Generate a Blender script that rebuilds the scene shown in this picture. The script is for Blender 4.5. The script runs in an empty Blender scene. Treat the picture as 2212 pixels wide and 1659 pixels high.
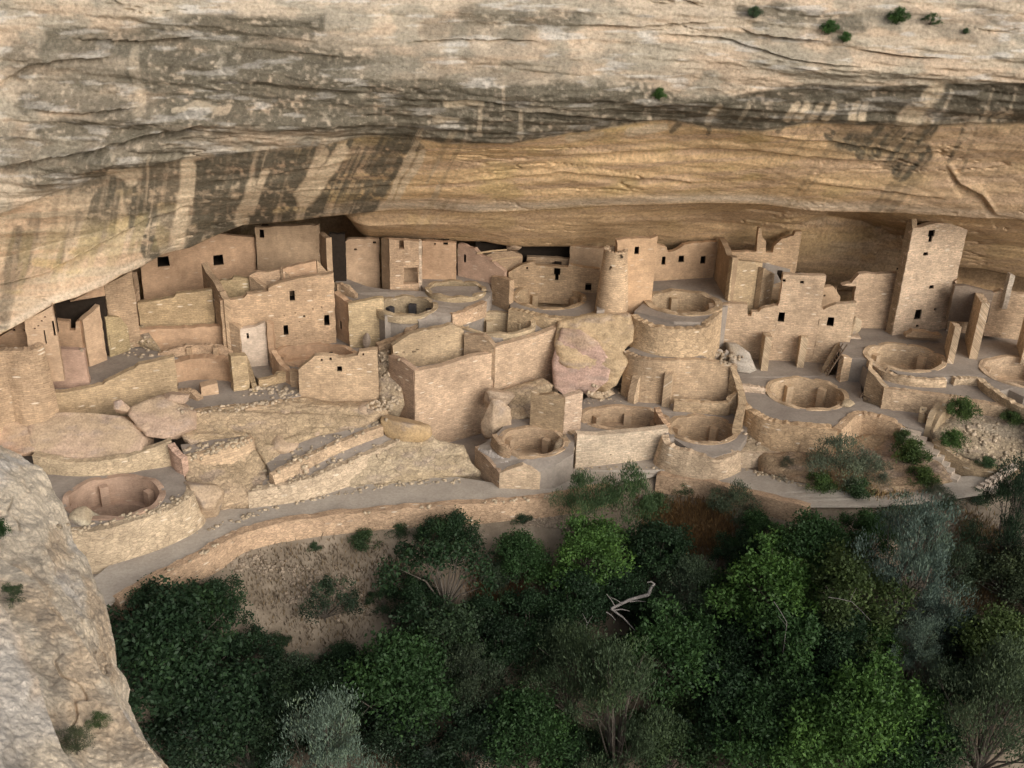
import bpy, bmesh, math, random
import numpy as np
from mathutils import Vector, Matrix
from mathutils.geometry import tessellate_polygon

# ------------------------------------------------------------------ camera, world, sun
C = bpy.context.scene.collection
SC = bpy.context.scene
H = 34.0; F = 2372.0; PIT = 26.0; ROLL = 2.0; CX = 1106.0; CY = 829.5   # photograph laid out on a 2212 x 1659 grid
cam_data = bpy.data.cameras.new('camera'); cam = bpy.data.objects.new('camera', cam_data); C.objects.link(cam)
cam_data.sensor_width = 36.0; cam_data.lens = 36.0 * F / 2212.0
cam_data.clip_start = 0.5; cam_data.clip_end = 2000
RM = Matrix.Rotation(math.radians(90 - PIT), 3, 'X') @ Matrix.Rotation(math.radians(ROLL), 3, 'Z')
cam.matrix_world = Matrix.Translation((0, 0, H)) @ RM.to_4x4()
SC.camera = cam
world = bpy.data.worlds.new('World'); SC.world = world; world.use_nodes = True
SUN_EL = 26.0; SUN_AZ = 140.0      # azimuth clockwise from +Y (the sun is behind the camera, to the left/right)
wn = world.node_tree; wn.nodes.clear()
sky = wn.nodes.new('ShaderNodeTexSky'); sky.sky_type = 'NISHITA'; sky.sun_disc = False
sky.sun_elevation = math.radians(SUN_EL); sky.sun_rotation = math.radians(SUN_AZ); sky.dust_density = 4.0; sky.air_density = 1.0
hs = wn.nodes.new('ShaderNodeHueSaturation'); hs.inputs['Saturation'].default_value = 0.38
bg = wn.nodes.new('ShaderNodeBackground'); bg.inputs['Strength'].default_value = 0.15
wo = wn.nodes.new('ShaderNodeOutputWorld')
wn.links.new(sky.outputs[0], hs.inputs['Color']); wn.links.new(hs.outputs[0], bg.inputs[0]); wn.links.new(bg.outputs[0], wo.inputs[0])
sl = bpy.data.lights.new('sun', 'SUN'); sl.energy = 1.45; sl.angle = math.radians(55); sl.color = (1.0, 0.925, 0.83)
so = bpy.data.objects.new('sun', sl); C.objects.link(so); so.location = (0, -20, 80)
_a = math.radians(SUN_AZ); _e = math.radians(SUN_EL)
so.rotation_euler = Vector((math.sin(_a) * math.cos(_e), math.cos(_a) * math.cos(_e), math.sin(_e))).to_track_quat('Z', 'Y').to_euler()
SC.view_settings.view_transform = 'Standard'; SC.view_settings.look = 'None'
SC.view_settings.exposure = 0.05; SC.view_settings.gamma = 1.0

# ------------------------------------------------------------------ projection helpers
RMn = np.array(RM)
def ray(x, y): return RMn @ np.array([(x - CX) / F, -(y - CY) / F, -1.0])
def P(x, y, z):
    d = ray(x, y); t = (z - H) / d[2]; return np.array([d[0] * t, d[1] * t, z])
def PY(x, y, Y):
    d = ray(x, y); t = Y / d[1]; return np.array([d[0] * t, Y, H + d[2] * t])
def PD(x, y, dist):
    d = ray(x, y); d = d / np.linalg.norm(d); return np.array([0, 0, H]) + d * dist
def proj(p):
    q = RMn.T @ (np.asarray(p, float) - np.array([0, 0, H])); return CX + F * q[0] / -q[2], CY - F * q[1] / -q[2]
def zat(X, Y, py):
    q0 = RMn.T @ np.array([X, Y, -H]); r = RMn.T @ np.array([0, 0, 1.0]); k = CY - py
    return (k * (-q0[2]) - F * q0[1]) / (F * r[1] + k * r[2])
def onplane(A, B, x, y):
    d = ray(x, y); n = np.array([B[1] - A[1], -(B[0] - A[0])]); t = n @ A[:2] / (n @ d[:2])
    return np.array([d[0] * t, d[1] * t, H + d[2] * t])
OX = [0, 414.8, 829.5, 1244.3, 1659.1]
def cv(c, x, y):
    if c == 'D': return x, y
    i = int(c[1]); oy = 432.0 if c[0] == 'A' else (785.5 if i == 0 else 707.0)
    return OX[i] + .25 * x, oy + .25 * y
def T(s, z=None):
    """'A3 x,y x,y,z ...' -> list of (X,Y,z) on the 2212 grid; a grid token may switch inside the string"""
    out = []; c = 'D'
    for t in s.split():
        if ',' not in t: c = t; continue
        v = [float(k) for k in t.split(',')]
        X, Y = cv(c, v[0], v[1]); out.append((X, Y, v[2] if len(v) > 2 else z))
    return out

# ------------------------------------------------------------------ noise
def _hash(ix, iy, iz, s):
    h = (ix * 374761393 + iy * 668265263 + iz * 2147483647 + s * 1274126177) & 0xFFFFFFFF
    h = ((h ^ (h >> 13)) * 1274126177) & 0xFFFFFFFF
    h = h ^ (h >> 16)
    return (h & 0xFFFFFF) / float(0xFFFFFF)
def vnoise(p, s=0):
    p = np.asarray(p, float); f = np.floor(p).astype(np.int64); u = p - f; u = u * u * (3 - 2 * u)
    r = 0
    for a in (0, 1):
        for b in (0, 1):
            for c in (0, 1):
                w = (u[:, 0] if a else 1 - u[:, 0]) * (u[:, 1] if b else 1 - u[:, 1]) * (u[:, 2] if c else 1 - u[:, 2])
                r = r + w * _hash(f[:, 0] + a, f[:, 1] + b, f[:, 2] + c, s)
    return r
def fbm(p, o=4, s=0):
    p = np.asarray(p, float); r = 0; a = .5; n = 0
    for i in range(o):
        r = r + a * vnoise(p, s + i * 17); n += a; a *= .5; p = p * 2.03 + 11.3
    return r / n
def sstep(a, b, x):
    t = np.clip((x - a) / (b - a), 0, 1); return t * t * (3 - 2 * t)

# ------------------------------------------------------------------ mesh helpers
def mesh_np(name, V, Fq, mats, col=None, smooth=True, uv=None, attr=None):
    V = np.asarray(V, np.float32); Fq = np.asarray(Fq, np.int32)
    me = bpy.data.meshes.new(name); me.vertices.add(len(V)); me.vertices.foreach_set('co', V.ravel())
    nf, k = Fq.shape; me.loops.add(nf * k); me.loops.foreach_set('vertex_index', Fq.ravel())
    me.polygons.add(nf); me.polygons.foreach_set('loop_start', np.arange(0, nf * k, k, dtype=np.int32))
    try: me.polygons.foreach_set('loop_total', np.full(nf, k, dtype=np.int32))
    except Exception: pass
    if smooth: me.polygons.foreach_set('use_smooth', np.ones(nf, dtype=bool))
    me.update(calc_edges=True); me.validate()
    for m in (mats if isinstance(mats, (list, tuple)) else [mats]): me.materials.append(m)
    if col is not None:
        a = me.color_attributes.new('Col', 'FLOAT_COLOR', 'POINT')
        c4 = np.ones((len(V), 4), np.float32); c4[:, :3] = col; a.data.foreach_set('color', c4.ravel())
    if attr is not None:
        a = me.attributes.new('rnd', 'FLOAT', 'POINT'); a.data.foreach_set('value', np.asarray(attr, np.float32))
    return me
def link(name, me, parent=None):
    o = bpy.data.objects.new(name, me); C.objects.link(o)
    if parent is not None: o.parent = parent
    return o
def tag(o, label=None, cat=None, group=None, kind=None):
    if label: o['label'] = label
    if cat: o['category'] = cat
    if group: o['group'] = group
    if kind: o['kind'] = kind
    return o
def empty(name, loc=(0, 0, 0)):
    o = bpy.data.objects.new(name, None); C.objects.link(o); o.location = loc; o.empty_display_size = .3; return o
class MB:
    def __init__(s): s.v = []; s.f = []; s.uv = []; s.m = []
    def face(s, pts, uvs=None, m=0):
        i = len(s.v); s.v += [tuple(p) for p in pts]; s.f.append(tuple(range(i, i + len(pts)))); s.m.append(m)
        s.uv += list(uvs) if uvs is not None else [(p[0] + p[1] * .7, p[2]) for p in pts]
    def box(s, c, sx, sy, sz, rz=0, m=0, taper=1.0, tilt=None):
        ca, sa = math.cos(rz), math.sin(rz); P8 = []
        for z in (0, 1):
            k = taper if z else 1
            for x, y in ((-1, -1), (1, -1), (1, 1), (-1, 1)):
                X = x * sx / 2 * k; Y = y * sy / 2 * k
                P8.append((c[0] + X * ca - Y * sa, c[1] + X * sa + Y * ca, c[2] + z * sz))
        for f in ((3, 2, 1, 0), (4, 5, 6, 7), (0, 1, 5, 4), (1, 2, 6, 5), (2, 3, 7, 6), (3, 0, 4, 7)): s.face([P8[i] for i in f], m=m)
    def tube(s, a, b, r0, r1, n=7, m=0):
        a = Vector(a); b = Vector(b); d = (b - a)
        if d.length < 1e-6: return
        q = d.to_track_quat('Z', 'Y'); A = []; B = []
        for i in range(n):
            t = 2 * math.pi * i / n; o = q @ Vector((math.cos(t), math.sin(t), 0)); A.append(a + o * r0); B.append(b + o * r1)
        for i in range(n): j = (i + 1) % n; s.face([A[i], A[j], B[j], B[i]], m=m)
        s.face(A[::-1], m=m); s.face(B, m=m)
    def mesh(s, name, mats, smooth=False, merge=True):
        me = bpy.data.meshes.new(name); me.from_pydata(s.v, [], s.f)
        uvl = me.uv_layers.new(name='UVMap'); uvl.data.foreach_set('uv', [c for t in s.uv for c in t])
        for mm in (mats if isinstance(mats, (list, tuple)) else [mats]): me.materials.append(mm)
        me.polygons.foreach_set('material_index', s.m)
        if merge:
            bm = bmesh.new(); bm.from_mesh(me); bmesh.ops.remove_doubles(bm, verts=bm.verts, dist=1e-4); bmesh.ops.recalc_face_normals(bm, faces=bm.faces); bm.to_mesh(me); bm.free()
        if smooth: me.polygons.foreach_set('use_smooth', [True] * len(me.polygons))
        me.update(); return me
    def build(s, name, mats, parent=None, smooth=False, color=None, merge=True):
        o = link(name, s.mesh(name, mats, smooth, merge), parent)
        if color: o.color = (*color, 1)
        return o

# ------------------------------------------------------------------ materials
class NT:
    def __init__(s, name):
        s.m = bpy.data.materials.new(name); s.m.use_nodes = True; s.t = s.m.node_tree; s.t.nodes.clear()
        s.out = s.n('ShaderNodeOutputMaterial'); s.b = s.n('ShaderNodeBsdfPrincipled'); s.b.inputs['Roughness'].default_value = .92
        s.b.inputs['Specular IOR Level'].default_value = .15; s.l(s.b.outputs[0], s.out.inputs[0])
    def n(s, t, **k):
        x = s.t.nodes.new(t)
        for a, v in k.items(): setattr(x, a, v)
        return x
    def l(s, a, b): s.t.links.new(a, b)
    def noise(s, vec, scale, detail=4, rough=.6, dist=0):
        x = s.n('ShaderNodeTexNoise'); x.inputs['Scale'].default_value = scale; x.inputs['Detail'].default_value = detail
        x.inputs['Roughness'].default_value = rough; x.inputs['Distortion'].default_value = dist; s.l(vec, x.inputs['Vector']); return x.outputs[0]
    def ramp(s, fac, stops):
        r = s.n('ShaderNodeValToRGB'); e = r.color_ramp.elements
        while len(e) < len(stops): e.new(.5)
        for i, (p, c) in enumerate(stops): e[i].position = p; e[i].color = (c, c, c, 1) if isinstance(c, (int, float)) else (*c, 1)
        s.l(fac, r.inputs[0]); return r.outputs[0]
    def mix(s, a, b, fac, mode='MULTIPLY'):
        x = s.n('ShaderNodeMix', data_type='RGBA', blend_type=mode)
        for v, i in ((fac, 0), (a, 6), (b, 7)):
            if isinstance(v, (int, float)): x.inputs[i].default_value = v
            elif isinstance(v, tuple): x.inputs[i].default_value = (*v, 1)
            else: s.l(v, x.inputs[i])
        return x.outputs[2]
    def map(s, vec, sc, rot=(0, 0, 0)):
        x = s.n('ShaderNodeMapping'); x.inputs['Scale'].default_value = sc; x.inputs['Rotation'].default_value = rot; s.l(vec, x.inputs['Vector']); return x.outputs[0]
    def math(s, op, a, b=0.):
        x = s.n('ShaderNodeMath', operation=op)
        for i, v in enumerate((a, b)):
            if isinstance(v, (int, float)): x.inputs[i].default_value = v
            else: s.l(v, x.inputs[i])
        return x.outputs[0]
    def bump(s, h, strength, dist):
        x = s.n('ShaderNodeBump'); x.inputs['Strength'].default_value = strength; x.inputs['Distance'].default_value = dist; s.l(h, x.inputs['Height']); s.l(x.outputs[0], s.b.inputs['Normal'])
def mat_rock(name, grain=1.0, fleck=.5, bs=.5, bd=1.0):
    m = NT(name); g = m.n('ShaderNodeNewGeometry').outputs['Position']; c = m.n('ShaderNodeVertexColor', layer_name='Col').outputs[0]
    n1 = m.noise(m.map(g, (.5, .5, 1.6)), 1.3 * grain, 6, .65); n2 = m.noise(g, 5.5 * grain, 6, .72); n3 = m.noise(m.map(g, (.15, .15, 3.0)), 1.2, 5, .6, .4)
    c = m.mix(c, m.ramp(n1, [(.3, .82), (.7, 1.16)]), 1.0)
    c = m.mix(c, m.ramp(n2, [(.32, .62), (.5, 1.0), (.70, 1.36)]), .9)
    c = m.mix(c, m.ramp(n3, [(.35, .88), (.65, 1.08)]), .6)
    pit = m.ramp(m.noise(g, 11 * grain, 3, .6), [(.62, 0.), (.70, 1.)])
    c = m.mix(c, (.16, .14, .11), m.math('MULTIPLY', pit, .45 * fleck), 'MIX')
    lt = m.ramp(m.noise(m.map(g, (1, 1, 1.7)), 7.3 * grain, 3, .7), [(.63, 0.), (.72, 1.)])
    c = m.mix(c, (.62, .56, .45), m.math('MULTIPLY', lt, .5 * fleck), 'MIX')
    m.l(c, m.b.inputs['Base Color'])
    h = m.math('ADD', m.math('MULTIPLY', n3, .35), m.math('ADD', n2, m.math('MULTIPLY', n1, 1.2)))
    m.bump(h, bs, .12 * bd); return m.m
def mat_masonry(name, bw=.36, bh=.125, mort=.76, rubble=False, plaster=0.0):
    m = NT(name); uv = m.n('ShaderNodeUVMap', uv_map='UVMap').outputs[0]; g = m.n('ShaderNodeNewGeometry').outputs['Position']
    oc = m.n('ShaderNodeObjectInfo').outputs['Color']
    wv = m.noise(uv, 1.7, 2, .5); off = m.n('ShaderNodeVectorMath', operation='MULTIPLY_ADD'); m.l(m.noise(uv, 2.3, 3, .6), off.inputs[0])
    off.inputs[1].default_value = (.22, .12, 0); m.l(uv, off.inputs[2]); wuv = off.outputs[0]
    if rubble:
        v = m.n('ShaderNodeTexVoronoi', feature='DISTANCE_TO_EDGE'); v.inputs['Scale'].default_value = 1.0; m.l(m.map(wuv, (3.2, 6.4, 1)), v.inputs['Vector'])
        v2 = m.n('ShaderNodeTexVoronoi', feature='F1'); v2.inputs['Scale'].default_value = 1.0; m.l(m.map(wuv, (3.2, 6.4, 1)), v2.inputs['Vector'])
        joint = m.ramp(v.outputs['Distance'], [(.0, mort), (.09, 1.0)])
        sep = m.n('ShaderNodeSeparateColor'); m.l(v2.outputs['Color'], sep.inputs[0]); var = m.ramp(sep.outputs[0], [(0, .86), (1, 1.12)]); hsrc = joint
    else:
        b = m.n('ShaderNodeTexBrick'); b.inputs['Scale'].default_value = 1.0; b.inputs['Brick Width'].default_value = bw; b.inputs['Row Height'].default_value = bh
        b.inputs['Mortar Size'].default_value = .014; b.inputs['Mortar Smooth'].default_value = .4; b.inputs['Bias'].default_value = 0.
        b.inputs['Color1'].default_value = (.83,) * 3 + (1,); b.inputs['Color2'].default_value = (1.13, 1.12, 1.10, 1); b.inputs['Mortar'].default_value = (mort,) * 3 + (1,)
        m.l(wuv, b.inputs['Vector']); var = b.outputs['Color']; joint = m.ramp(b.outputs['Fac'], [(0, 1.), (1, mort)]); hsrc = joint
    big = m.noise(g, .45, 4, .6); med = m.noise(g, 2.2, 5, .65); fine = m.noise(m.map(uv, (6, 15, 1)), 1.0, 3, .7)
    c = m.mix(oc, var, 1.0 - plaster * .85)
    if rubble: c = m.mix(c, joint, 1.0)
    c = m.mix(c, m.ramp(big, [(.3, (.78, .76, .74)), (.7, (1.16, 1.14, 1.12))]), 1.0)
    c = m.mix(c, m.ramp(med, [(.3, .82), (.7, 1.16)]), .9)
    c = m.mix(c, m.ramp(fine, [(.3, .66), (.7, 1.28)]), .85 - plaster * .5)
    fl = m.n('ShaderNodeTexVoronoi', feature='F1'); fl.inputs['Scale'].default_value = 1.0; m.l(m.map(uv, (1.6, 6.0, 1)), fl.inputs['Vector'])
    sp = m.n('ShaderNodeSeparateColor'); m.l(fl.outputs['Color'], sp.inputs[0])
    on = m.math('MULTIPLY', m.ramp(sp.outputs[0], [(.88, 0.), (.92, 1.)]), m.ramp(fl.outputs['Distance'], [(.22, 1.), (.36, 0.)]))
    c = m.mix(c, (.74, .66, .52), m.math('MULTIPLY', on, .75 * (1 - plaster * .8)), 'MIX')
    dk = m.math('MULTIPLY', m.ramp(sp.outputs[1], [(.90, 0.), (.93, 1.)]), m.ramp(fl.outputs['Distance'], [(.18, 1.), (.3, 0.)]))
    c = m.mix(c, (.16, .11, .07), m.math('MULTIPLY', dk, .5 * (1 - plaster)), 'MIX')
    c = m.mix(c, (1.02, .992, 1.0), 1.0)
    m.l(c, m.b.inputs['Base Color'])
    m.bump(m.math('ADD', m.math('MULTIPLY', hsrc, .6), m.math('ADD', fine, med)), .7 - plaster * .35, .05); return m.m
def mat_dust(name, a, b, sc=1.0):
    m = NT(name); g = m.n('ShaderNodeNewGeometry').outputs['Position']
    n = m.noise(g, .6 * sc, 5, .6); n2 = m.noise(g, 6 * sc, 4, .7); n3 = m.noise(g, 16 * sc, 2, .6)
    c = m.mix(a, b, m.ramp(n, [(.35, 0.), (.65, 1.)]), 'MIX'); c = m.mix(c, m.ramp(n2, [(.3, .84), (.7, 1.14)]), .9)
    c = m.mix(c, (.5, .45, .38), m.math('MULTIPLY', m.ramp(n3, [(.68, 0.), (.74, 1.)]), .4), 'MIX')
    m.l(c, m.b.inputs['Base Color']); m.bump(m.math('ADD', n2, m.math('MULTIPLY', n3, .5)), .5, .05); return m.m
def mat_bank(name):
    m = NT(name); g = m.n('ShaderNodeNewGeometry').outputs['Position']; c = m.n('ShaderNodeVertexColor', layer_name='Col').outputs[0]
    w = m.n('ShaderNodeVectorMath', operation='MULTIPLY_ADD'); m.l(m.noise(g, 1.6, 3, .6), w.inputs[0]); w.inputs[1].default_value = (.35, .35, .35); m.l(m.map(g, (1, 1, 1.7)), w.inputs[2])
    j = None
    for sc, lo in ((2.6, .72), (6.0, .76)):
        v = m.n('ShaderNodeTexVoronoi', feature='DISTANCE_TO_EDGE'); v.inputs['Scale'].default_value = sc; m.l(w.outputs[0], v.inputs['Vector']); e = m.ramp(v.outputs['Distance'], [(0, lo), (.10, 1.)])
        v2 = m.n('ShaderNodeTexVoronoi', feature='F1'); v2.inputs['Scale'].default_value = sc; m.l(w.outputs[0], v2.inputs['Vector']); s2 = m.n('ShaderNodeSeparateColor'); m.l(v2.outputs['Color'], s2.inputs[0])
        c = m.mix(m.mix(c, e, 1.0), m.ramp(s2.outputs[0], [(0, .86), (1, 1.13)]), 1.0); j = e if j is None else m.math('MULTIPLY', j, e)
    n2 = m.noise(g, 7, 5, .7); c = m.mix(c, m.ramp(n2, [(.3, .74), (.7, 1.22)]), .9); m.l(c, m.b.inputs['Base Color']); m.bump(m.math('ADD', j, n2), .7, .08); return m.m
def mat_plain(name, col, rough=.9, sc=4.0, amt=.25, stretch=(1, 1, 1)):
    m = NT(name); g = m.n('ShaderNodeTexCoord').outputs['Object']; n = m.noise(m.map(g, stretch), sc, 5, .65)
    c = m.mix(col, m.ramp(n, [(.3, 1 - amt), (.7, 1 + amt)]), 1.0); m.l(c, m.b.inputs['Base Color']); m.b.inputs['Roughness'].default_value = rough
    m.bump(n, .4, .03); return m.m
def mat_leaf(name):
    m = NT(name); oi = m.n('ShaderNodeObjectInfo'); at = m.n('ShaderNodeAttribute', attribute_name='rnd')
    c = m.mix(oi.outputs['Color'], m.ramp(at.outputs['Fac'], [(0, (.50, .52, .55)), (.6, (1.0, 1.0, 1.0)), (1, (1.5, 1.42, 1.12))]), 1.0)
    m.l(c, m.b.inputs['Base Color']); m.b.inputs['Roughness'].default_value = .6; m.b.inputs['Specular IOR Level'].default_value = .25
    tr = m.n('ShaderNodeBsdfTranslucent'); m.l(c, tr.inputs[0]); ms = m.n('ShaderNodeMixShader'); ms.inputs[0].default_value = .22
    m.l(m.b.outputs[0], ms.inputs[1]); m.l(tr.outputs[0], ms.inputs[2]); m.l(ms.outputs[0], m.out.inputs[0]); return m.m
M = dict(rock=mat_rock('cliff_sandstone', 1.0, .85, .6), near=mat_rock('near_sandstone', 3.0, .8, .7, .6), boulder=mat_rock('boulder_sandstone', 1.6, .35, .7, .7),
         bank=mat_bank('rubble_bank'), brick=mat_masonry('coursed_masonry'), rubble=mat_masonry('rubble_masonry', rubble=True, mort=.66), plaster=mat_masonry('mud_plastered_masonry', plaster=.75),
         dust=mat_dust('trodden_dust', (.25, .212, .18), (.33, .285, .24)), path=mat_dust('path_dust', (.35, .305, .255), (.43, .38, .32)),
         soil=mat_dust('slope_soil', (.15, .118, .085), (.27, .22, .165), .8), painted_shade=mat_plain('shade_black_interior', (.030, .022, .016)),  # near-black interiors: the shade inside openings painted as colour
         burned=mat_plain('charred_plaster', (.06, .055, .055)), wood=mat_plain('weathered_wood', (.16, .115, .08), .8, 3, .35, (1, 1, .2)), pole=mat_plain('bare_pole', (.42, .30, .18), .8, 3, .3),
         bark=mat_plain('bark', (.10, .085, .07), .9, 6, .4), dead=mat_plain('bleached_deadwood', (.17, .155, .145), .8, 6, .3), leaf=mat_leaf('foliage'))
SAND = (.49, .36, .24); LIGHT = (.55, .425, .305); ORNG = (.465, .325, .21); PINK = (.46, .325, .245); TAN = (.43, .32, .21); PALE = (.59, .48, .36)

# ------------------------------------------------------------------ the cliff and its overhang
def key(xs, s):
    """'x:y:Y ...' -> y and Y sampled at xs"""
    t = np.array([[float(k) for k in q.split(':')] for q in s.split()]); return np.interp(xs, t[:, 0], t[:, 1]), np.interp(xs, t[:, 0], t[:, 2])
def raysY(xs, ys, Ys):
    d = np.stack([(xs - CX) / F, -(ys - CY) / F, -np.ones_like(xs)], 1) @ RMn.T; t = Ys / d[:, 1]
    return d * t[:, None] + np.array([0, 0, H])
def projn(p):
    q = (p - np.array([0, 0, H])) @ RMn; return CX + F * q[:, 0] / -q[:, 2], CY - F * q[:, 1] / -q[:, 2]
NC = 1240
xs = np.linspace(-480, 2700, NC)
kl = {}
kl['k0'] = key(xs, '-480:-70:55 0:-70:58 1100:-70:61 2200:-70:61 2700:-70:60')
kl['k01'] = key(xs, '-480:230:53.5 0:230:56 600:140:57 1100:110:58.5 1600:110:59 2200:100:58.5 2700:100:58')
kl['kb'] = key(xs, '-480:430:53.5 0:420:55 200:370:55.5 394:300:56 550:285:56.5 700:270:57 830:240:57.5 1000:245:58 1100:242:58.2 1300:238:58.5 1450:228:58.8 1562:213:58.8 1738:182:58.6 1880:186:58.6 2020:186:58.3 2212:178:58 2700:178:57.5')
kl['k1'] = key(xs, '-480:500:54.2 0:460:55.8 210:385:56.6 394:340:57 544:330:57.5 701:315:58.2 789:291:59 879:293:59.3 954:307:59.6 1104:307:60 1216:289:60.3 1441:260:60.6 1532:276:60.8 1645:281:60.8 1757:262:60.8 1945:276:60.8 2095:270:60.4 2212:268:60 2700:268:59.5')
kl['k15'] = key(xs, '-480:590:56.2 0:560:58 210:500:59 400:440:60 600:400:61 800:360:62 1000:350:62.6 1200:338:63.2 1520:320:63.6 1750:335:63.6 2000:345:63.4 2212:360:63 2700:360:62')
kl['k2'] = key(xs, '-480:880:50 -200:820:52 0:722:54.2 60:690:55 115:657:56 165:642:57 225:617:58.3 263:594:59.2 305:577:60.2 350:550:61.4 410:535:62.8 462:510:64 525:486:65 610:480:65.6 691:470:66 766:462:66.2 841:455:66.4 931:453:66.6 1029:461:66.8 1141:457:67 1291:446:67.2 1403:442:67.3 1520:439:67.4 1645:442:67.3 1757:456:67.1 1907:459:66.8 2038:466:66.4 2212:478:66 2700:490:64')
kl['k3'] = key(xs, '-480:900:62 500:520:71.5 650:505:71.5 690:498:71.5 747:510:71.5 841:517:71.5 1047:521:71.8 1103:532:72 1235:533:72.6 1300:545:75 1400:560:76.5 1700:600:77 1760:628:77 1900:625:76.5 1960:620:76 2050:575:76 2120:580:75.5 2212:600:74.8 2700:620:68')
kl['k22'] = key(xs, '-480:890:60 500:500:68 900:485:68.6 1300:480:70.6 1400:480:72 1560:480:73.3 1700:495:73.6 1790:466:74.2 1860:475:75.2 1935:505:74.6 1965:510:74 2050:520:73.5 2212:535:72.8 2700:560:69')
def pts(k): return raysY(xs, *kl[k])
R0 = pts('k0'); rows = []
def seg(A, B, n, bulge=0., end=False):
    for i in range(n + (1 if end else 0)):
        t = i / n; p = A * (1 - t) + B * t
        if bulge: p = p + np.array([0, -1, .25]) * bulge * math.sin(math.pi * t)
        rows.append(p)
seg(R0 + [0, 60, 9], R0 + [0, 7, 4.5], 6); seg(R0 + [0, 7, 4.5], R0, 10)
seg(R0, pts('k01'), 74, .2); seg(pts('k01'), pts('kb'), 60, .25)
K1 = pts('k1'); seg(pts('kb'), K1, 34, .1)
wl = sstep(2300, 100, xs)[:, None]
K1b = K1 + np.array([0, .55, .12]); seg(K1, K1b, 4)
seg(K1b, pts('k15'), 40, .15)
K2 = pts('k2'); seg(pts('k15'), K2, 58, .22)
K2b = K2 + np.array([0, 1.5, .45]); seg(K2, K2b, 6)
lw = sstep(800, 640, xs)[:, None]
K3 = pts('k3'); K3l = K2 + np.array([0, 9., -.2]); K3 = K3 * (1 - lw) + K3l * lw
K22 = pts('k22'); K22 = K22 * (1 - lw) + (K2 + np.array([0, 4.5, .3])) * lw
seg(K2b, K22, 40); seg(K22, K3, 44, .1)
bk = np.interp(xs, [700, 760, 1240, 1300, 1990, 2060, 2260], [4.5, 4.5, 5.0, .3, .3, 3.5, 4.0])[:, None]
K3b = K3 + np.array([0, 1, .02]) * bk; seg(K3, K3b, 8)
K4 = K3b.copy(); K4[:, 1] += 1.2; K4[:, 2] = 2.0; seg(K3b, K4, 22, 0, True)
Vc = np.array(rows); NR = Vc.shape[0]; Vf = Vc.reshape(-1, 3)
SXc, SYc = projn(Vf)
# relief: bedding ledges, broad swells, weathered grain
zt = Vf[:, 2] + .05 * Vf[:, 0]
def strat(f, o, s): return fbm(np.stack([Vf[:, 0] * .06, Vf[:, 1] * .06, zt * f], 1), o, s) - .5
upper = sstep(470, 330, SYc + 0 * SXc) * .6 + .4
L = strat(.75, 4, 3); ledge = np.sign(L) * np.abs(L) ** .8
inn = sstep(-8, 12, SYc - np.interp(SXc, xs, kl['k1'][0]))
dy = -(1.05 - .80 * inn) * ledge - (1.0 - .3 * inn) * (fbm(Vf * .13, 3, 9) - .5) - (.45 - .22 * inn) * (fbm(Vf * np.array([.5, .5, 1.1]), 4, 21) - .5) - (.22 - .12 * inn) * (fbm(Vf * np.array([1.6, 1.6, 3.2]), 3, 33) - .5)
crk = np.abs(fbm(np.stack([Vf[:, 0] * .09, Vf[:, 1] * .09, zt * .55], 1), 4, 77) - .5)
msk = sstep(.52, .6, fbm(Vf * .11, 3, 78)); dy += .22 * msk * np.exp(-(crk / .005) ** 2)
def ledge_line(pts_, depth, width, up=0.):
    global dy
    q = np.array(pts_, float); yl = np.interp(SXc, q[:, 0], q[:, 1]) + 5 * (fbm(np.stack([SXc / 22, 0 * SXc + q[0, 1], 0 * SXc], 1), 3, 90) - .5)
    t = SYc - yl; f = sstep(q[0, 0] - 5, q[0, 0] + 60, SXc) * sstep(q[-1, 0] + 5, q[-1, 0] - 60, SXc) if q[0, 0] > 5 else sstep(q[-1, 0] + 5, q[-1, 0] - 60, SXc)
    if q[-1, 0] > 2205: f = sstep(q[0, 0] - 5, q[0, 0] + 40, SXc)
    dy += f * depth * sstep(-.6, 1.6, t) * sstep(width, 0, t) - f * depth * .45 * sstep(-width * .6, 0, t) * sstep(1.2, -.4, t)
for a in [([(1178, 337), (1300, 330), (1520, 319), (1640, 322)], .45, 26), ([(640, 412), (850, 398), (1010, 394), (1216, 372), (1520, 394)], .25, 18), ([(1600, 322), (1800, 343), (1960, 348)], .4, 24), ([(2040, 350), (2075, 400), (2120, 420), (2150, 462), (2212, 476)], .28, 40),
          ([(930, 226), (1010, 211), (1060, 214), (1130, 232)], .6, 16), ([(1080, 238), (1200, 245), (1330, 262), (1450, 262)], .5, 20), ([(1590, 56), (1622, 68), (1697, 78), (1785, 84)], .7, 14), ([(1840, 102), (1950, 118), (2040, 126)], .6, 12), ([(130, 88), (300, 92), (430, 80)], .5, 18), ([(0, 178), (60, 142), (150, 128), (260, 120)], .5, 18),
          ([(0, 358), (70, 345), (180, 330), (330, 290), (440, 268)], .6, 26), ([(0, 612), (95, 590), (310, 476), (420, 440)], .3, 22), ([(450, 395), (620, 372), (760, 345)], .4, 20), ([(1420, 75), (1560, 82), (1700, 120), (1860, 140)], .35, 14), ([(60, 235), (180, 240), (320, 228)], .5, 16), ([(1240, 55), (1400, 58), (1560, 45)], .35, 14), ([(850, 95), (1000, 88), (1180, 92)], .4, 12), ([(1650, 292), (1800, 306), (1950, 330), (2060, 330)], .3, 16), ([(1750, 395), (1900, 410), (2050, 430)], .2, 20)]: ledge_line(a[0], a[1] * (.62 if a[0][0][1] < 240 else 1.0), a[2])
edge = np.zeros(NR)
inner = np.arange(NR)
damp = np.ones(NR); damp[-70:] = .55; damp = np.repeat(damp, NC)
near_lip = np.exp(-((SYc - np.repeat(kl['k2'][0][None, :], NR, 0).ravel()) / 14.) ** 2)
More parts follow.
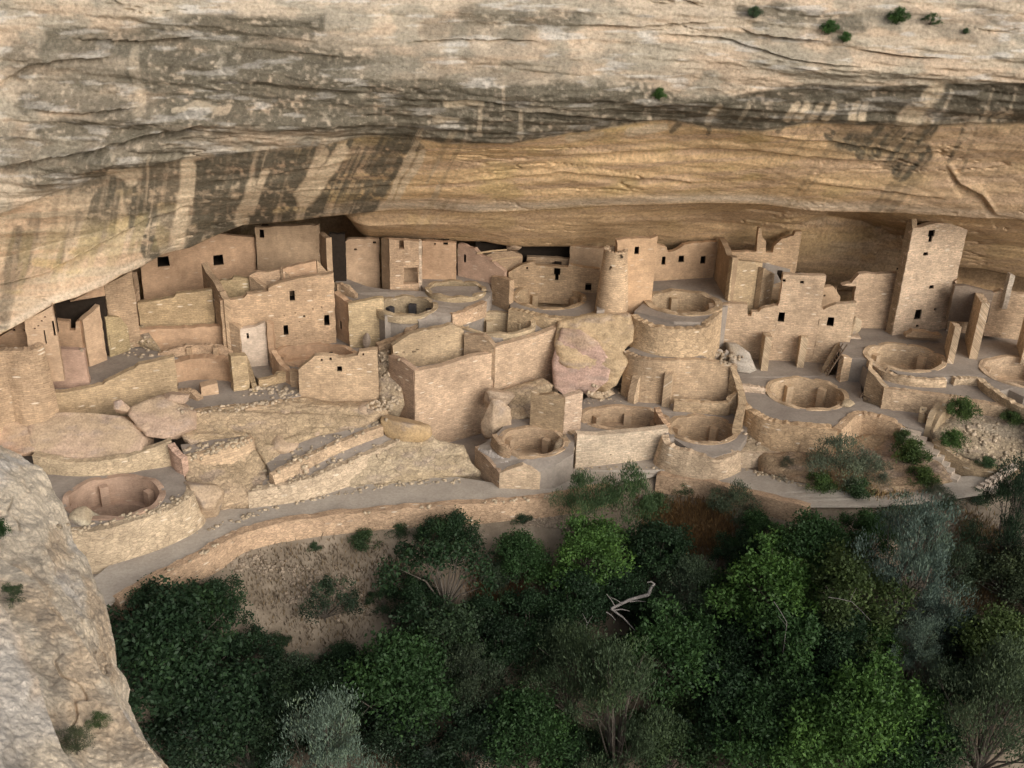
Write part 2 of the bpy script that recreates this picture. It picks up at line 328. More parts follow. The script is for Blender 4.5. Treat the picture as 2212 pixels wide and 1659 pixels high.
dy *= damp * (1 - .55 * near_lip)
Vf = Vf + np.stack([0 * dy, dy, .12 * dy], 1)

# rock colour: clean sandstone, ochre and pink seepage, desert varnish, lichen, painted recess shade
wx = (fbm(np.stack([SXc / 60, SYc / 40, 0 * SXc], 1), 4, 5) - .5); wy = (fbm(np.stack([SXc / 60, SYc / 40, 0 * SXc + 7], 1), 4, 6) - .5)
X1 = SXc + 70 * wx; Y1 = SYc + 46 * wy
def lerp(c, col, a): return c * (1 - a[:, None]) + np.array(col)[None, :] * a[:, None]
def cap(x0, y0, x1, y1, w0, w1, soft=.45, x=None, y=None):
    """soft capsule from (x0,y0) to (x1,y1)"""
    x = X1 if x is None else x; y = Y1 if y is None else y
    dx, dyy = x1 - x0, y1 - y0; L2 = dx * dx + dyy * dyy + 1e-6; t = np.clip(((x - x0) * dx + (y - y0) * dyy) / L2, 0, 1)
    d = np.hypot(x - x0 - t * dx, y - y0 - t * dyy) / (w0 + (w1 - w0) * t); return sstep(1 + soft, 1 - soft, d)
kby = np.interp(SXc, xs, kl['kb'][0]); k1y = np.interp(SXc, xs, kl['k1'][0]); k2y = np.interp(SXc, xs, kl['k2'][0])
PALEc = (.50, .41, .305); OCH = (.70, .47, .245); PNK = (.57, .395, .26); VARN = (.115, .10, .072); LICH = (.30, .275, .215)
rowid = np.repeat(np.arange(NR), NC)
base = np.ones((len(SXc), 3)) * np.array(PALEc)
nb = fbm(np.stack([SXc / 120, SYc / 22, 0 * SXc + 3], 1), 4, 40)
base = lerp(base, PNK, sstep(.48, .66, nb) * .35)
under = sstep(-3, 6, SYc - k1y)
base = lerp(base, OCH, under * (.2 + .62 * sstep(560, 900, SXc + .5 * (SYc - 300))))
band = fbm(np.stack([SXc / 260, (SYc + .06 * SXc) / 9, 0 * SXc], 1), 4, 41)
base = lerp(base, PNK, under * sstep(.46, .60, band) * .7)
base = lerp(base, (.56, .41, .19), under * .8 * sstep(.56, .72, fbm(np.stack([SXc / 90, SYc / 30, 0 * SXc + 9], 1), 3, 42)) * .7)
base = lerp(base, (.62, .50, .37), under * (rowid < NR - 121) * np.exp(-((SYc - k2y + 11) / 10.) ** 2) * .9)
# grey lichen over the open face, patchy
g1 = fbm(np.stack([SXc / 55, SYc / 28, 0 * SXc + 1], 1), 5, 50)
base = lerp(base, LICH, sstep(.47, .62, g1) * (1 - under) * .6)
dark = np.zeros(len(SXc))
def D_(*a, k=1.0, **q):
    global dark
    dark = np.maximum(dark, k * cap(*a, **q))
# broad varnish fields
D_(120, 95, 430, 95, 34, 40, k=.8); D_(430, 60, 690, 62, 30, 26, k=.85); D_(330, 150, 700, 165, 52, 58); D_(380, 235, 800, 240, 52, 46); D_(150, 175, 330, 170, 30, 30, k=.7)
D_(520, 120, 760, 130, 40, 34, k=.85); D_(60, 215, 330, 250, 22, 36, k=.75); D_(70, 285, 380, 290, 20, 34, k=.8); D_(80, 395, 340, 330, 26, 36, k=.8); D_(20, 110, 110, 130, 14, 20, k=.55)
D_(700, 215, 1060, 200, 46, 36); D_(1060, 205, 1380, 215, 32, 36); D_(860, 262, 1080, 285, 26, 24, k=.95); D_(1090, 270, 1320, 255, 22, 20, k=.9); D_(1380, 222, 1560, 235, 30, 26, k=.95)
D_(1020, 40, 1240, 45, 24, 24, k=.7); D_(940, 70, 1120, 60, 20, 26, k=.55); D_(1600, 22, 1860, 40, 16, 22, k=.75); D_(1870, 20, 2110, 70, 14, 20, k=.45); D_(1440, 165, 1560, 180, 16, 22, k=.35)
D_(2090, 15, 2212, 55, 18, 20, k=.45); D_(800, 150, 1300, 150, 22, 22, k=.3)
D_(60, 130, 420, 260, 60, 90, k=.62); D_(420, 110, 760, 200, 70, 80, k=.7); D_(700, 120, 1100, 190, 60, 50, k=.5); D_(1100, 120, 1500, 190, 40, 30, k=.32); D_(20, 330, 260, 330, 50, 50, k=.6); D_(150, 390, 380, 350, 30, 36, k=.7); D_(430, 420, 620, 440, 50, 30, k=.6); D_(1820, 300, 1980, 340, 24, 30, k=.85)
vb = sstep(-3, 5, SYc - kby) * sstep(6, -4, SYc - k1y) * sstep(1490, 1580, SXc)
dark = np.maximum(dark, vb)
vb2 = sstep(-40, 10, SYc - kby) * sstep(5, -2, SYc - k1y) * sstep(600, 900, SXc) * sstep(1600, 1500, SXc)
dark = np.maximum(dark, vb2 * .9)
# streaks running over the lip (down and inwards)
wob = 5 * (fbm(np.stack([SXc / 30, SYc / 30, 0 * SXc], 1), 3, 8) - .5); sx = SXc + 2.2 * wob; sy = SYc + wob
def S_(*a, k=1.0): D_(*a, k=k, soft=.22, x=sx, y=sy)
S_(430, 370, 480, 490, 26, 34); S_(480, 350, 700, 345, 22, 20); S_(450, 400, 640, 395, 26, 14, k=.9); S_(500, 430, 560, 465, 24, 12, k=.9); S_(430, 480, 400, 530, 20, 12, k=.85); S_(300, 440, 330, 560, 26, 18, k=.9)
S_(450, 385, 540, 390, 44, 40, k=.95); S_(600, 370, 700, 340, 34, 22, k=.9); S_(450, 440, 560, 440, 34, 24, k=.95); S_(330, 400, 320, 470, 30, 34, k=.8); S_(640, 400, 560, 450, 22, 16, k=.8); S_(270, 370, 300, 480, 16, 22, k=.85); S_(210, 400, 195, 470, 9, 8, k=.8); S_(250, 380, 235, 440, 12, 8, k=.9); S_(80, 470, 40, 600, 13, 16, k=.55); S_(40, 500, 0, 700, 14, 22, k=.6); S_(170, 460, 130, 560, 8, 10, k=.5)
S_(860, 310, 790, 440, 44, 24); S_(820, 330, 745, 450, 20, 12, k=.9); S_(900, 320, 850, 420, 16, 12, k=.8); S_(640, 420, 600, 450, 18, 10, k=.8); S_(660, 350, 600, 420, 14, 8, k=.75)
for x0, y0, x1, y1, w0, w1, k in [(1500, 240, 1450, 285, 6, 5, .7), (1540, 240, 1530, 290, 8, 5, .7), (1700, 255, 1680, 282, 8, 5, .7), (1790, 290, 1850, 318, 12, 16, .85), (1935, 275, 1880, 322, 30, 22, .95), (2010, 275, 1950, 370, 20, 26, .95), (1990, 330, 1960, 366, 26, 14, .9), (2090, 275, 2050, 350, 8, 5, .8), (1925, 400, 1890, 452, 10, 12, .55), (1985, 380, 1920, 455, 9, 9, .5), (1960, 370, 1905, 440, 14, 12, .5), (1900, 300, 1860, 330, 18, 14, .85), (1990, 290, 1945, 340, 26, 22, .95), (2110, 280, 2080, 370, 4, 3, .6), (2160, 265, 2140, 300, 6, 4, .4)]: S_(x0, y0, x1, y1, w0, w1, k=k)
# clean gaps through the varnish
lightm = np.zeros(len(SXc))
def G_(x0, y0, x1, y1, w0, w1, k=1.0, warp=False):
    global lightm
    lightm = np.maximum(lightm, k * cap(x0, y0, x1, y1, w0, w1, soft=.35, x=X1 if warp else sx, y=Y1 if warp else sy))
G_(405, 350, 385, 520, 13, 17); G_(418, 360, 414, 440, 7, 5); G_(290, 110, 300, 235, 10, 14, .4); G_(575, 370, 545, 455, 8, 9, .8); G_(545, 400, 520, 480, 11, 14, .75); G_(740, 325, 660, 430, 13, 17); G_(700, 330, 650, 420, 10, 12, .8)
G_(890, 330, 838, 435, 7, 6, .95); G_(912, 330, 858, 430, 8, 7); G_(965, 228, 1040, 222, 10, 7, .9); G_(1042, 222, 1036, 290, 5, 6, .6); G_(1125, 240, 1124, 292, 4, 7, .6); G_(940, 262, 990, 262, 8, 5, .7); G_(1090, 180, 1085, 235, 3, 3, .5)
G_(1360, 288, 1440, 276, 10, 6, .9); G_(1230, 300, 1300, 290, 8, 6, .7); G_(1555, 228, 1530, 268, 7, 8, .75)
G_(2060, 200, 2030, 250, 4, 4, .6); G_(2150, 195, 2130, 250, 3, 3, .5); G_(1620, 222, 1600, 262, 4, 4, .5); G_(2195, 205, 2180, 250, 3, 4, .5)
for x0, x1 in [(1722, 1700), (1742, 1722), (1772, 1752), (1800, 1782), (1853, 1838), (1870, 1862)]: G_(x0, 224, x1, 256, 7, 9)
G_(1752, 224, 1740, 252, 4, 3, .5); G_(2032, 190, 1965, 268, 14, 17); G_(1975, 230, 1945, 265, 8, 10, .8); G_(2180, 245, 2150, 262, 5, 5, .5); G_(2140, 250, 2120, 280, 5, 5, .5); G_(2115, 262, 2080, 300, 8, 8, .6)
G_(230, 370, 290, 385, 9, 12, .8, True); G_(370, 243, 480, 232, 6, 9, .6, True)
gn = fbm(np.stack([SXc / 9, SYc / 7, 0 * SXc], 1), 4, 60); gm = fbm(np.stack([SXc / 34, SYc / 16, 0 * SXc], 1), 4, 61)
lean = np.interp(SXc, [0, 450, 800, 1500, 2000], [.1, .12, .55, .75, .86]); us = SXc + lean * (SYc - 300)
sn = fbm(np.stack([us / 8, SYc / 150, 0 * SXc + 13], 1), 3, 70); sn2 = fbm(np.stack([us / 26, SYc / 260, 0 * SXc + 19], 1), 3, 71)
uz = sstep(-30, 4, SYc - k1y)
fl = under * (SYc < k2y + 6) * sstep(425, 445, us) * sstep(868, 846, us) * (.95 - .75 * sstep(.53, .60, sn2) - .25 * sstep(.5, .6, sn))
fl2 = under * (SYc < k2y + 6) * sstep(60, 200, us) * sstep(445, 425, us) * sstep(620, 430, SYc) * (.75 - .6 * sstep(.48, .56, sn2))
dark = np.maximum(dark, np.clip(np.maximum(fl, fl2), 0, 1))
dark = dark * (1 - np.clip(lightm * 1.15, 0, 1)); dark = dark * (1 - uz * .28 * sstep(.54, .64, sn))
dark = np.clip(dark * 1.15, 0, 1); dk = np.clip(dark * (1.0 - .62 * sstep(.54, .72, gn * .5 + gm * .5) - .22 * sstep(.5, .75, gn)), 0, 1)
base = lerp(base, (.66, .53, .37), np.clip(lightm, 0, 1) * .75)
base = lerp(base, VARN, dk * .93)
base = lerp(base, (.60, .56, .50), sstep(.60, .72, fbm(np.stack([SXc / 70, SYc / 12, 0 * SXc + 5], 1), 4, 64)) * (1 - under) * .6 * (1 - .5 * dk))
base = lerp(base, (.33, .24, .14), uz * sstep(.53, .62, sn) * sstep(.5, .62, sn2) * (SYc < k2y + 4) * sstep(1500, 1800, SXc + 900 * (SXc < 1000) * (SXc > 0)) * .55)
base = lerp(base, (.62, .48, .33), uz * sstep(.56, .66, sn2) * sstep(.5, .58, sn) * (SXc < 950) * .5)
# damp greenish streaks low on the left lip
base = lerp(base, (.36, .29, .15), cap(60, 560, 330, 500, 60, 40) * .45 * sstep(.45, .6, fbm(np.stack([(SXc + .25 * SYc) / 14, SYc / 160, 0 * SXc], 1), 3, 66)))
# cavity shade under the low ceilings behind the rooms, painted near-black
painted_shade = np.maximum(cap(1080, 532, 1250, 545, 12, 14), cap(2060, 585, 2212, 610, 14, 24)); painted_shade = np.maximum(painted_shade, cap(2150, 570, 2212, 600, 10, 14))
base = lerp(base, (.035, .03, .027), np.where(rowid > NR - 33, painted_shade, 0) * .95)
base = lerp(base, (.47, .325, .19), np.where(rowid > NR - 122, 1.0, 0) * .55)  # inner ceiling darkened in colour, standing in for shade behind the lip
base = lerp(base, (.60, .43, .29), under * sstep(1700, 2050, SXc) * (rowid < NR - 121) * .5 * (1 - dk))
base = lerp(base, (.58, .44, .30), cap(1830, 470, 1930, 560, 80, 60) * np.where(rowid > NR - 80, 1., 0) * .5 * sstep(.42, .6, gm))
ii = np.arange(NR - 1)[:, None] * NC + np.arange(NC - 1)[None, :]
Fc = np.stack([ii, ii + NC, ii + NC + 1, ii + 1], -1).reshape(-1, 4)
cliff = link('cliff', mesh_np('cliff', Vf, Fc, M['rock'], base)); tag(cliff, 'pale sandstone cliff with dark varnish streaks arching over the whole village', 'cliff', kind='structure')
del Vc, rows

# ------------------------------------------------------------------ canyon slope below the path
EDGE = [P(*q) for q in T('D 200,1340,0 250,1290,0 345,1238,0 430,1195,0 500,1155,0 560,1135,0 640,1118,0 800,1100,0 950,1088,0 1100,1078,0 1210,1066,0 1320,1045,0 1420,1022,.1 1520,1035,.3 1620,1060,.6 1750,1090,1.0 1900,1090,1.2 2010,1080,1.3 2130,1062,1.5 2260,1050,1.6')]
ex = np.array([p[0] for p in EDGE]); ey = np.array([p[1] for p in EDGE])
ez = np.array([p[2] for p in EDGE])
def yedge(X): return np.interp(X, ex, ey)
def zedge(X): return np.interp(X, ex, ez)
def ground(X, Y):
    X = np.asarray(X, float); Y = np.asarray(Y, float); d = yedge(X) - Y
    ze = zedge(X); z = ze - .75 - .62 * np.clip(d, 0, 60) ** 1.03; z = np.maximum(z, -17 + .3 * np.clip(d - 30, 0, 60))
    n = (fbm(np.stack([X * .16, Y * .16, 0 * X], -1).reshape(-1, 3), 4, 80).reshape(X.shape) - .5) * 2.2 * np.clip(d / 4, 0, 1)
    return np.where(d > 0, z + n, ze - .35)
gx = np.arange(-80, 80.1, .45); gy = np.concatenate([np.arange(-30, 26, 2.0), np.arange(26, 64, .35), np.arange(64, 100, 4)])
GX, GY = np.meshgrid(gx, gy); GZ = ground(GX, GY)
GZ = GZ + .12 * (fbm(np.stack([GX * 1.5, GY * 1.5, 0 * GX], -1).reshape(-1, 3), 4, 81).reshape(GX.shape) - .5) * (yedge(GX) > GY + .5)
ii = np.arange(len(gy) - 1)[:, None] * len(gx) + np.arange(len(gx) - 1)[None, :]
terr = link('canyon_slope', mesh_np('canyon_slope', np.stack([GX, GY, GZ], -1).reshape(-1, 3), np.stack([ii, ii + 1, ii + len(gx) + 1, ii + len(gx)], -1).reshape(-1, 4), M['soil']))
tag(terr, 'brown earth slope falling away under the trees below the path', 'slope', kind='structure')

# ------------------------------------------------------------------ near rock buttresses at lower left
def buttress(lines, label, seed, sub=100, cols=400, amp=.35):
    """lines: list of ('x,y,dist ...') polylines from hidden back to front, lofted"""
    Rr = []
    for s in lines:
        t = np.array([[float(k) for k in q.split(',')] for q in s.split()]); seglen = np.concatenate([[0], np.cumsum(np.hypot(np.diff(t[:, 0]), np.diff(t[:, 1])))]); u = np.linspace(0, seglen[-1], cols)
        X = np.interp(u, seglen, t[:, 0]); Y = np.interp(u, seglen, t[:, 1]); Dd = np.interp(u, seglen, t[:, 2]); Rr.append(np.array([PD(a, b, c) for a, b, c in zip(X, Y, Dd)]))
    rr = []
    for k in range(len(Rr) - 1):
        n = sub if k else 16
        for i in range(n + (k == len(Rr) - 2)):
            t = i / n; rr.append(Rr[k] * (1 - t) + Rr[k + 1] * t)
    V = np.array(rr); nr, nc = V.shape[:2]; v = V.reshape(-1, 3)
    toc = -(v - np.array([0, 0, H])); toc /= np.linalg.norm(toc, axis=1)[:, None]
    sd = np.array([.55, .2, .8])
    d = amp * 2.0 * (fbm(v * .35, 4, seed) - .5) + amp * .9 * (fbm(v * np.array([1.1, 1.1, 2.6]), 4, seed + 1) - .5) + amp * .35 * (fbm(v * 5, 3, seed + 2) - .5) + amp * .22 * (fbm(v * 14, 2, seed + 3) - .5)
    d -= amp * .7 * np.abs(fbm(v * np.array([.7, .7, 1.3]), 3, seed + 11) - .5) * 2; d += amp * .3 * (np.floor(fbm(v * np.array([.5, .5, 1.6]), 3, seed + 12) * 9) / 9 - .5)
    ck = np.abs(fbm(v * np.array([.4, .4, .9]), 4, seed + 5) - .5); d -= amp * .3 * sstep(.5, .6, fbm(v * .5, 2, seed + 6)) * np.exp(-(ck / .006) ** 2)
    v = v + (toc * .7 + np.array([.2, .1, .5])) * d[:, None]
    b = np.ones((len(v), 3)) * np.array((.60, .505, .385)); b = lerp(b, (.56, .53, .50), sstep(.53, .66, fbm(v * .6, 4, seed + 7)) * .5)
    b = lerp(b, (.47, .34, .22), sstep(.52, .66, fbm(v * np.array([.5, .5, 1.5]), 4, seed + 8)) * .6); b = lerp(b, (.25, .21, .165), sstep(.58, .68, fbm(v * np.array([1.5, 1.5, 4]), 5, seed + 9)) * .5)
    i2 = np.arange(nr - 1)[:, None] * nc + np.arange(nc - 1)[None, :]
    o = link('rock_buttress', mesh_np('rock_buttress', v, np.stack([i2, i2 + nc, i2 + nc + 1, i2 + 1], -1).reshape(-1, 4), M['near'], b)); tag(o, label, 'rock', kind='structure'); return o
S1 = '-120,880,34 0,945,33 60,975,32.5 110,1010,32 150,1080,31 168,1125,30.5 176,1170,30 205,1200,29.5 216,1232,29 240,1290,28.2 250,1330,27.8 262,1390,27 270,1440,26.5 290,1462,26.2 299,1485,26 294,1512,25.8 318,1560,25.2 345,1610,24.6 392,1662,24 470,1760,23'
def shift(s, dx, dy, dd): return ' '.join('%g,%g,%g' % (float(a) + dx, float(b) + dy, float(c) + dd) for a, b, c in (q.split(',') for q in s.split()))
S1 = shift(S1, -16, 0, 0)
buttress([shift(S1, -60, 60, 9), S1, '-200,930,31 -40,1020,30 30,1080,29.5 90,1150,28.5 120,1230,27.5 150,1300,26.5 190,1380,25.5 230,1450,25 260,1530,24.4 320,1620,23.6 400,1700,23', '-400,1000,29 -200,1120,28 -80,1200,27 0,1280,26 60,1350,25 110,1420,24.5 180,1530,23.8 260,1640,23 330,1740,22'],
         'pale sandstone buttress in the lower left, edge dropping to the trees', 200)
S2 = '-200,1130,22 -60,1180,21.5 0,1212,21 30,1225,20.8 62,1252,20.5 95,1290,20 130,1330,19.6 165,1375,19.2 200,1422,18.8 235,1480,18.4 262,1530,18 285,1562,17.8 330,1625,17.3 360,1662,17 430,1740,16.5'
buttress([shift(S2, -60, 60, 7), S2, '-250,1230,20 -80,1290,19.4 0,1340,19 50,1400,18.5 100,1470,18 150,1550,17.5 210,1640,17 280,1740,16.4', '-400,1320,18 -200,1400,17.5 -80,1480,17 0,1560,16.5 60,1640,16 130,1760,15.5'],
         'nearer sandstone rib crossing the bottom left corner', 230, amp=.25)
S3 = '-160,1240,15 0,1290,14.4 30,1335,14.1 62,1400,13.8 90,1470,13.4 112,1545,13.1 135,1600,12.9 168,1668,12.6 220,1760,12.2'
buttress([shift(S3, -50, 50, 5), S3, '-200,1340,14 -60,1400,13.5 -10,1480,13.2 30,1560,12.8 70,1650,12.4 110,1760,12', '-300,1400,13 -200,1500,12.5 -120,1600,12 -80,1700,11.6 -40,1800,11.2'],
         'closest steep brownish rock at the bottom left edge', 260, amp=.2)

# cliff continuation added on the left, outside the picture, to block sky light
_q = [(-66, 72), (-60, 66), (-56, 60), (-52, 54), (-49, 48), (-47, 42), (-47, 36), (-52, 30), (-60, 26)]
_c = np.array([np.interp(np.linspace(0, 8, 120), range(9), [a[k] for a in _q]) for k in (0, 1)]).T; _z = np.linspace(-18, 33, 70)
V = np.array([[x, y, z] for z in _z for x, y in _c] + [[x - 60, y, 33.5] for x, y in _c]); V[:len(_z) * 120, 0] -= 5 * fbm(V[:len(_z) * 120] * np.array([.12, .12, .5]), 4, 301)
i2 = np.arange(len(_z))[:, None] * 120 + np.arange(119)[None, :]; b = np.ones((len(V), 3)) * np.array((.46, .38, .28))
tag(link('sky_block_cliff', mesh_np('sky_block_cliff', V, np.stack([i2, i2 + 1, i2 + 121, i2 + 120], -1).reshape(-1, 4), M['rock'], b)), 'unseen cliff continuation added on the left to block sky light', 'cliff', kind='structure')

# ------------------------------------------------------------------ builders for masonry
rnd = random.Random(7)
def wpos(o):
    v = Vector((0, 0, 0))
    while o is not None: v += o.location; o = o.parent
    return v
def place(o, parent):
    if parent is not None: o.parent = parent; o.location = -wpos(parent)
    return o
def thing(name, label, cat, loc, group=None):
    e = empty(name, loc); return tag(e, label, cat, group)
def jag(p, rag, step=.24):
    out = [p[0]]
    for a, b in zip(p[:-1], p[1:]):
        L = math.hypot(b[0] - a[0], b[1] - a[1]); n = max(1, int(L / step)); j = 0
        for i in range(1, n):
            if rnd.random() < .6: j = rnd.uniform(-rag, rag)
            t = i / n; out.append((a[0] + (b[0] - a[0]) * t, a[1] + (b[1] - a[1]) * t + j))
        out.append(b)
    return out
def wall(base, top, z0, th=.4, col=SAND, mat='brick', holes='', hd=.8, name='masonry_ruin', parent=None, label=None, cat='wall', rag=.05, trim0=0, trim1=0, dark='painted_shade', snap=True, group=None):
    (ax, ay, az), (bx, by, bz) = T(base)[:2] if isinstance(base, str) else base
    A = P(ax, ay, az); B = P(bx, by, bz); d = B[:2] - A[:2]; Ln = np.linalg.norm(d); d = d / Ln
    nrm = np.array([-d[1], d[0]])
    if nrm @ ((A[:2] + B[:2]) / 2) < 0: nrm = -nrm        # away from the camera
    tp = []
    tt = T(top); 
    for i, (x, y, _) in enumerate(tt):
        if snap and i == 0: u, z = 0., zat(A[0], A[1], y)
        elif snap and i == len(tt) - 1: u, z = Ln, zat(B[0], B[1], y)
        else: q = onplane(A, B, x, y); u, z = float((q[:2] - A[:2]) @ d), q[2]
        tp.append((u, z))
    tp[0] = (tp[0][0] + trim0, tp[0][1]); tp[-1] = (tp[-1][0] - trim1, tp[-1][1])
    tp = jag(tp, rag)
    def side(u, za, zb):
        n = max(1, int(abs(zb - za) / .35)); return [(u + (rnd.uniform(-.03, .03) if 0 < i < n else 0), za + (zb - za) * i / n) for i in range(1, n)]
    out = [(tp[0][0], z0), (tp[-1][0], z0)] + side(tp[-1][0], z0, tp[-1][1]) + tp[::-1] + side(tp[0][0], tp[0][1], z0)
    hs_ = []
    if holes:
        c = 'D'
        for t in holes.split():
            if ',' not in t: c = t; continue
            k = 'T' in t; v = [float(q) for q in t.replace('T', '').split(',')]
            X, Y = cv(c, v[0], v[1]); w, h = v[2] / 8, v[3] / 8
            if c == 'D': w, h = v[2] / 2, v[3] / 2
            us = [float((onplane(A, B, X + s * w, Y)[:2] - A[:2]) @ d) for s in (-1, 1)]; zs = [onplane(A, B, X, Y + s * h)[2] for s in (1, -1)]
            u0, u1 = sorted(us); hs_.append((u0, u1, zs[0], zs[1], k))
    loops = [[Vector((u, z, 0)) for u, z in out]]
    hl = []
    for u0, u1, a, b, k in hs_:
        if k: e = (u1 - u0) * .22; m_ = a + (b - a) * .45; q = [(u0 + e, a), (u1 - e, a), (u1 - e, m_), (u1, m_), (u1, b), (u0, b), (u0, m_), (u0 + e, m_)]
        else: j = (u1 - u0) * .05; q = [(u0, a), (u1, a), (u1 - j, b), (u0 + j, b)]
        hl.append(q); loops.append([Vector((u, z, 0)) for u, z in q])
    tris = tessellate_polygon(loops); flat = [(v.x, v.y) for l in loops for v in l]
    mb = MB()
    def W(u, z, o): return (A[0] + d[0] * u + nrm[0] * o, A[1] + d[1] * u + nrm[1] * o, z)
    uo = rnd.uniform(0, 50)
    for t in tris:
        mb.face([W(*flat[i], 0) for i in t], [(flat[i][0] + uo, flat[i][1]) for i in t])
        mb.face([W(*flat[i], th) for i in t[::-1]], [(flat[i][0] + uo, flat[i][1]) for i in t[::-1]])
    for lp in [out] + hl:
        for i in range(len(lp)):
            a, b = lp[i], lp[(i + 1) % len(lp)]
            mb.face([W(*a, 0), W(*b, 0), W(*b, th), W(*a, th)], [(a[0] + uo, a[1]), (b[0] + uo + .001, b[1]), (b[0] + uo, b[1] + th), (a[0] + uo, a[1] + th)])
    o = mb.build(name, M[mat], None, color=col); place(o, parent)
    if label: tag(o, label, cat, group)
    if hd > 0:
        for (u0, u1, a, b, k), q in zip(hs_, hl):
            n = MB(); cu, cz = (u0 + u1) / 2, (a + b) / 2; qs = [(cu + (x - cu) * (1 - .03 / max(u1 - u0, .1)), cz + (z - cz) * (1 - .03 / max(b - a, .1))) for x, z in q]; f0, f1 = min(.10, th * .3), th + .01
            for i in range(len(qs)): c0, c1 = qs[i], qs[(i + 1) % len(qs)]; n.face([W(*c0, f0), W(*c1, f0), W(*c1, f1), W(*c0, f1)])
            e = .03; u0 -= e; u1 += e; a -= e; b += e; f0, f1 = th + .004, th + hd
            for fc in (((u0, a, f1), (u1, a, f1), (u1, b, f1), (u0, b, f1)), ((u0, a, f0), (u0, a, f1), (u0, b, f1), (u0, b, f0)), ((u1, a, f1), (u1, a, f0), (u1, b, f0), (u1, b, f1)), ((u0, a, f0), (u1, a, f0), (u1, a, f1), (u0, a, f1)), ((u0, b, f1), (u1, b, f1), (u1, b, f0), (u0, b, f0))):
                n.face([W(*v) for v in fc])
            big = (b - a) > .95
            w_ = n.build('doorway' if (big or k) else 'window', M[dark], None); place(w_, o)  # lining painted near-black so the opening looks unlit
            if min(u1 - u0, b - a) > .45:        # a lintel slab proud of the wall face
                l = MB(); zt_ = b - e; m0, m1 = u0 - .08, u1 + .08
                pts8 = [(m0, zt_ + .005, -.035), (m1, zt_ + .005, -.035), (m1, zt_ + .085, -.035), (m0, zt_ + .085, -.035), (m0, zt_ + .005, .05), (m1, zt_ + .005, .05), (m1, zt_ + .085, .05), (m0, zt_ + .085, .05)]
                for f in ((0, 1, 2, 3), (0, 4, 5, 1), (3, 2, 6, 7), (0, 3, 7, 4), (1, 5, 6, 2), (4, 7, 6, 5)): l.face([W(*pts8[i]) for i in f])
                lo = l.build('lintel', M['plaster'], None, color=tuple(k2 * .92 for k2 in col)); place(lo, w_) if False else place(lo, o)
    o['_A'] = 0
    return o
def house(label, cat, walls, group=None, name='masonry_house', loc=None):
    w0 = T(walls[0]['base'])[0]; p = P(*w0); e = thing(name, label, cat, (p[0], p[1], p[2]), group)
    for w in walls: wall(parent=e, **{'name': 'wall', **w})
    return e
def smooth_line(p, n=6):
    p = [np.array(q, float) for q in p]; out = []
    for i in range(len(p) - 1):
        a = p[max(i - 1, 0)]; b = p[i]; c = p[i + 1]; d = p[min(i + 2, len(p) - 1)]
        for k in range(n):
            t = k / n; out.append(.5 * ((2 * b) + (-a + c) * t + (2 * a - 5 * b + 4 * c - d) * t * t + (-a + 3 * b - 3 * c + d) * t ** 3))
    out.append(p[-1]); return out
def strip(top, zb, th=.4, col=SAND, mat='rubble', name='retaining_masonry', label=None, cat='wall', rag=.05, curve=True, parent=None, group=None, batter=0.0, step=.3, out=None):
    """a wall following a plan line given by its top edge; zb: bottom z (number) or list per point"""
    p = [P(*q) if not isinstance(q, np.ndarray) else q for q in (T(top) if isinstance(top, str) else top)]
    zb = [zb] * len(p) if isinstance(zb, (int, float)) else zb
    q = [np.array([*a, b]) for a, b in zip(p, zb)]
    if curve and len(q) > 2: q = smooth_line(q, 8)
    r = [q[0]]
    for a, b in zip(q[:-1], q[1:]):
        L = np.linalg.norm(b[:2] - a[:2]); n = max(1, int(L / step))
        for i in range(1, n + 1): r.append(a + (b - a) * i / n)
    r = np.array(r); n = len(r); tg = np.gradient(r[:, :2], axis=0); tg /= np.linalg.norm(tg, axis=1)[:, None] + 1e-9
    nm = np.stack([tg[:, 1], -tg[:, 0]], 1)
    mid = r[:, :2].mean(0)
    if (nm.mean(0) @ mid) > 0: nm = -nm          # nm points to the camera
    u = np.concatenate([[0], np.cumsum(np.linalg.norm(np.diff(r[:, :2], axis=0), axis=1))]) + rnd.uniform(0, 40)
    mb = MB(); rows_ = 4; G = []; ph = rnd.uniform(0, 6)
    for i in range(n):
        jz = rnd.uniform(-rag, rag) if rnd.random() < .7 else 0
        col_ = []
        for k in range(rows_ + 1):
            t = k / rows_; z = r[i, 3] + (r[i, 2] + jz - r[i, 3]) * t; o = th * .5 + batter * (1 - t) + .05 * math.sin(i * .23 + k) * math.sin(i * .11 + ph) + rnd.uniform(-.008, .008)
            col_.append((r[i, 0] + nm[i, 0] * o, r[i, 1] + nm[i, 1] * o, z))
        zt_ = r[i, 2] + jz
        col_.append((r[i, 0] - nm[i, 0] * th * .5, r[i, 1] - nm[i, 1] * th * .5, zt_ + rnd.uniform(-.02, .02)))
        col_.append((r[i, 0] - nm[i, 0] * th * .5, r[i, 1] - nm[i, 1] * th * .5, r[i, 3])); G.append(col_)
    for i in range(n - 1):
        for k in range(len(G[0]) - 1):
            a, b, c, d = G[i][k], G[i + 1][k], G[i + 1][k + 1], G[i][k + 1]
            if k == rows_: uv = [(u[i], a[2]), (u[i + 1], b[2]), (u[i + 1], c[2] + th), (u[i], d[2] + th)]
            else: uv = [(u[i], a[2]), (u[i + 1], b[2]), (u[i + 1], c[2]), (u[i], d[2])]
            mb.face([a, b, c, d], uv)
    for g in (G[0], G[-1]): mb.face(g, [(w[1], w[2]) for w in g])
    o = mb.build(name, M[mat], None, color=col); place(o, parent)
    if label: tag(o, label, cat, group)
    return o
HOLES = {}
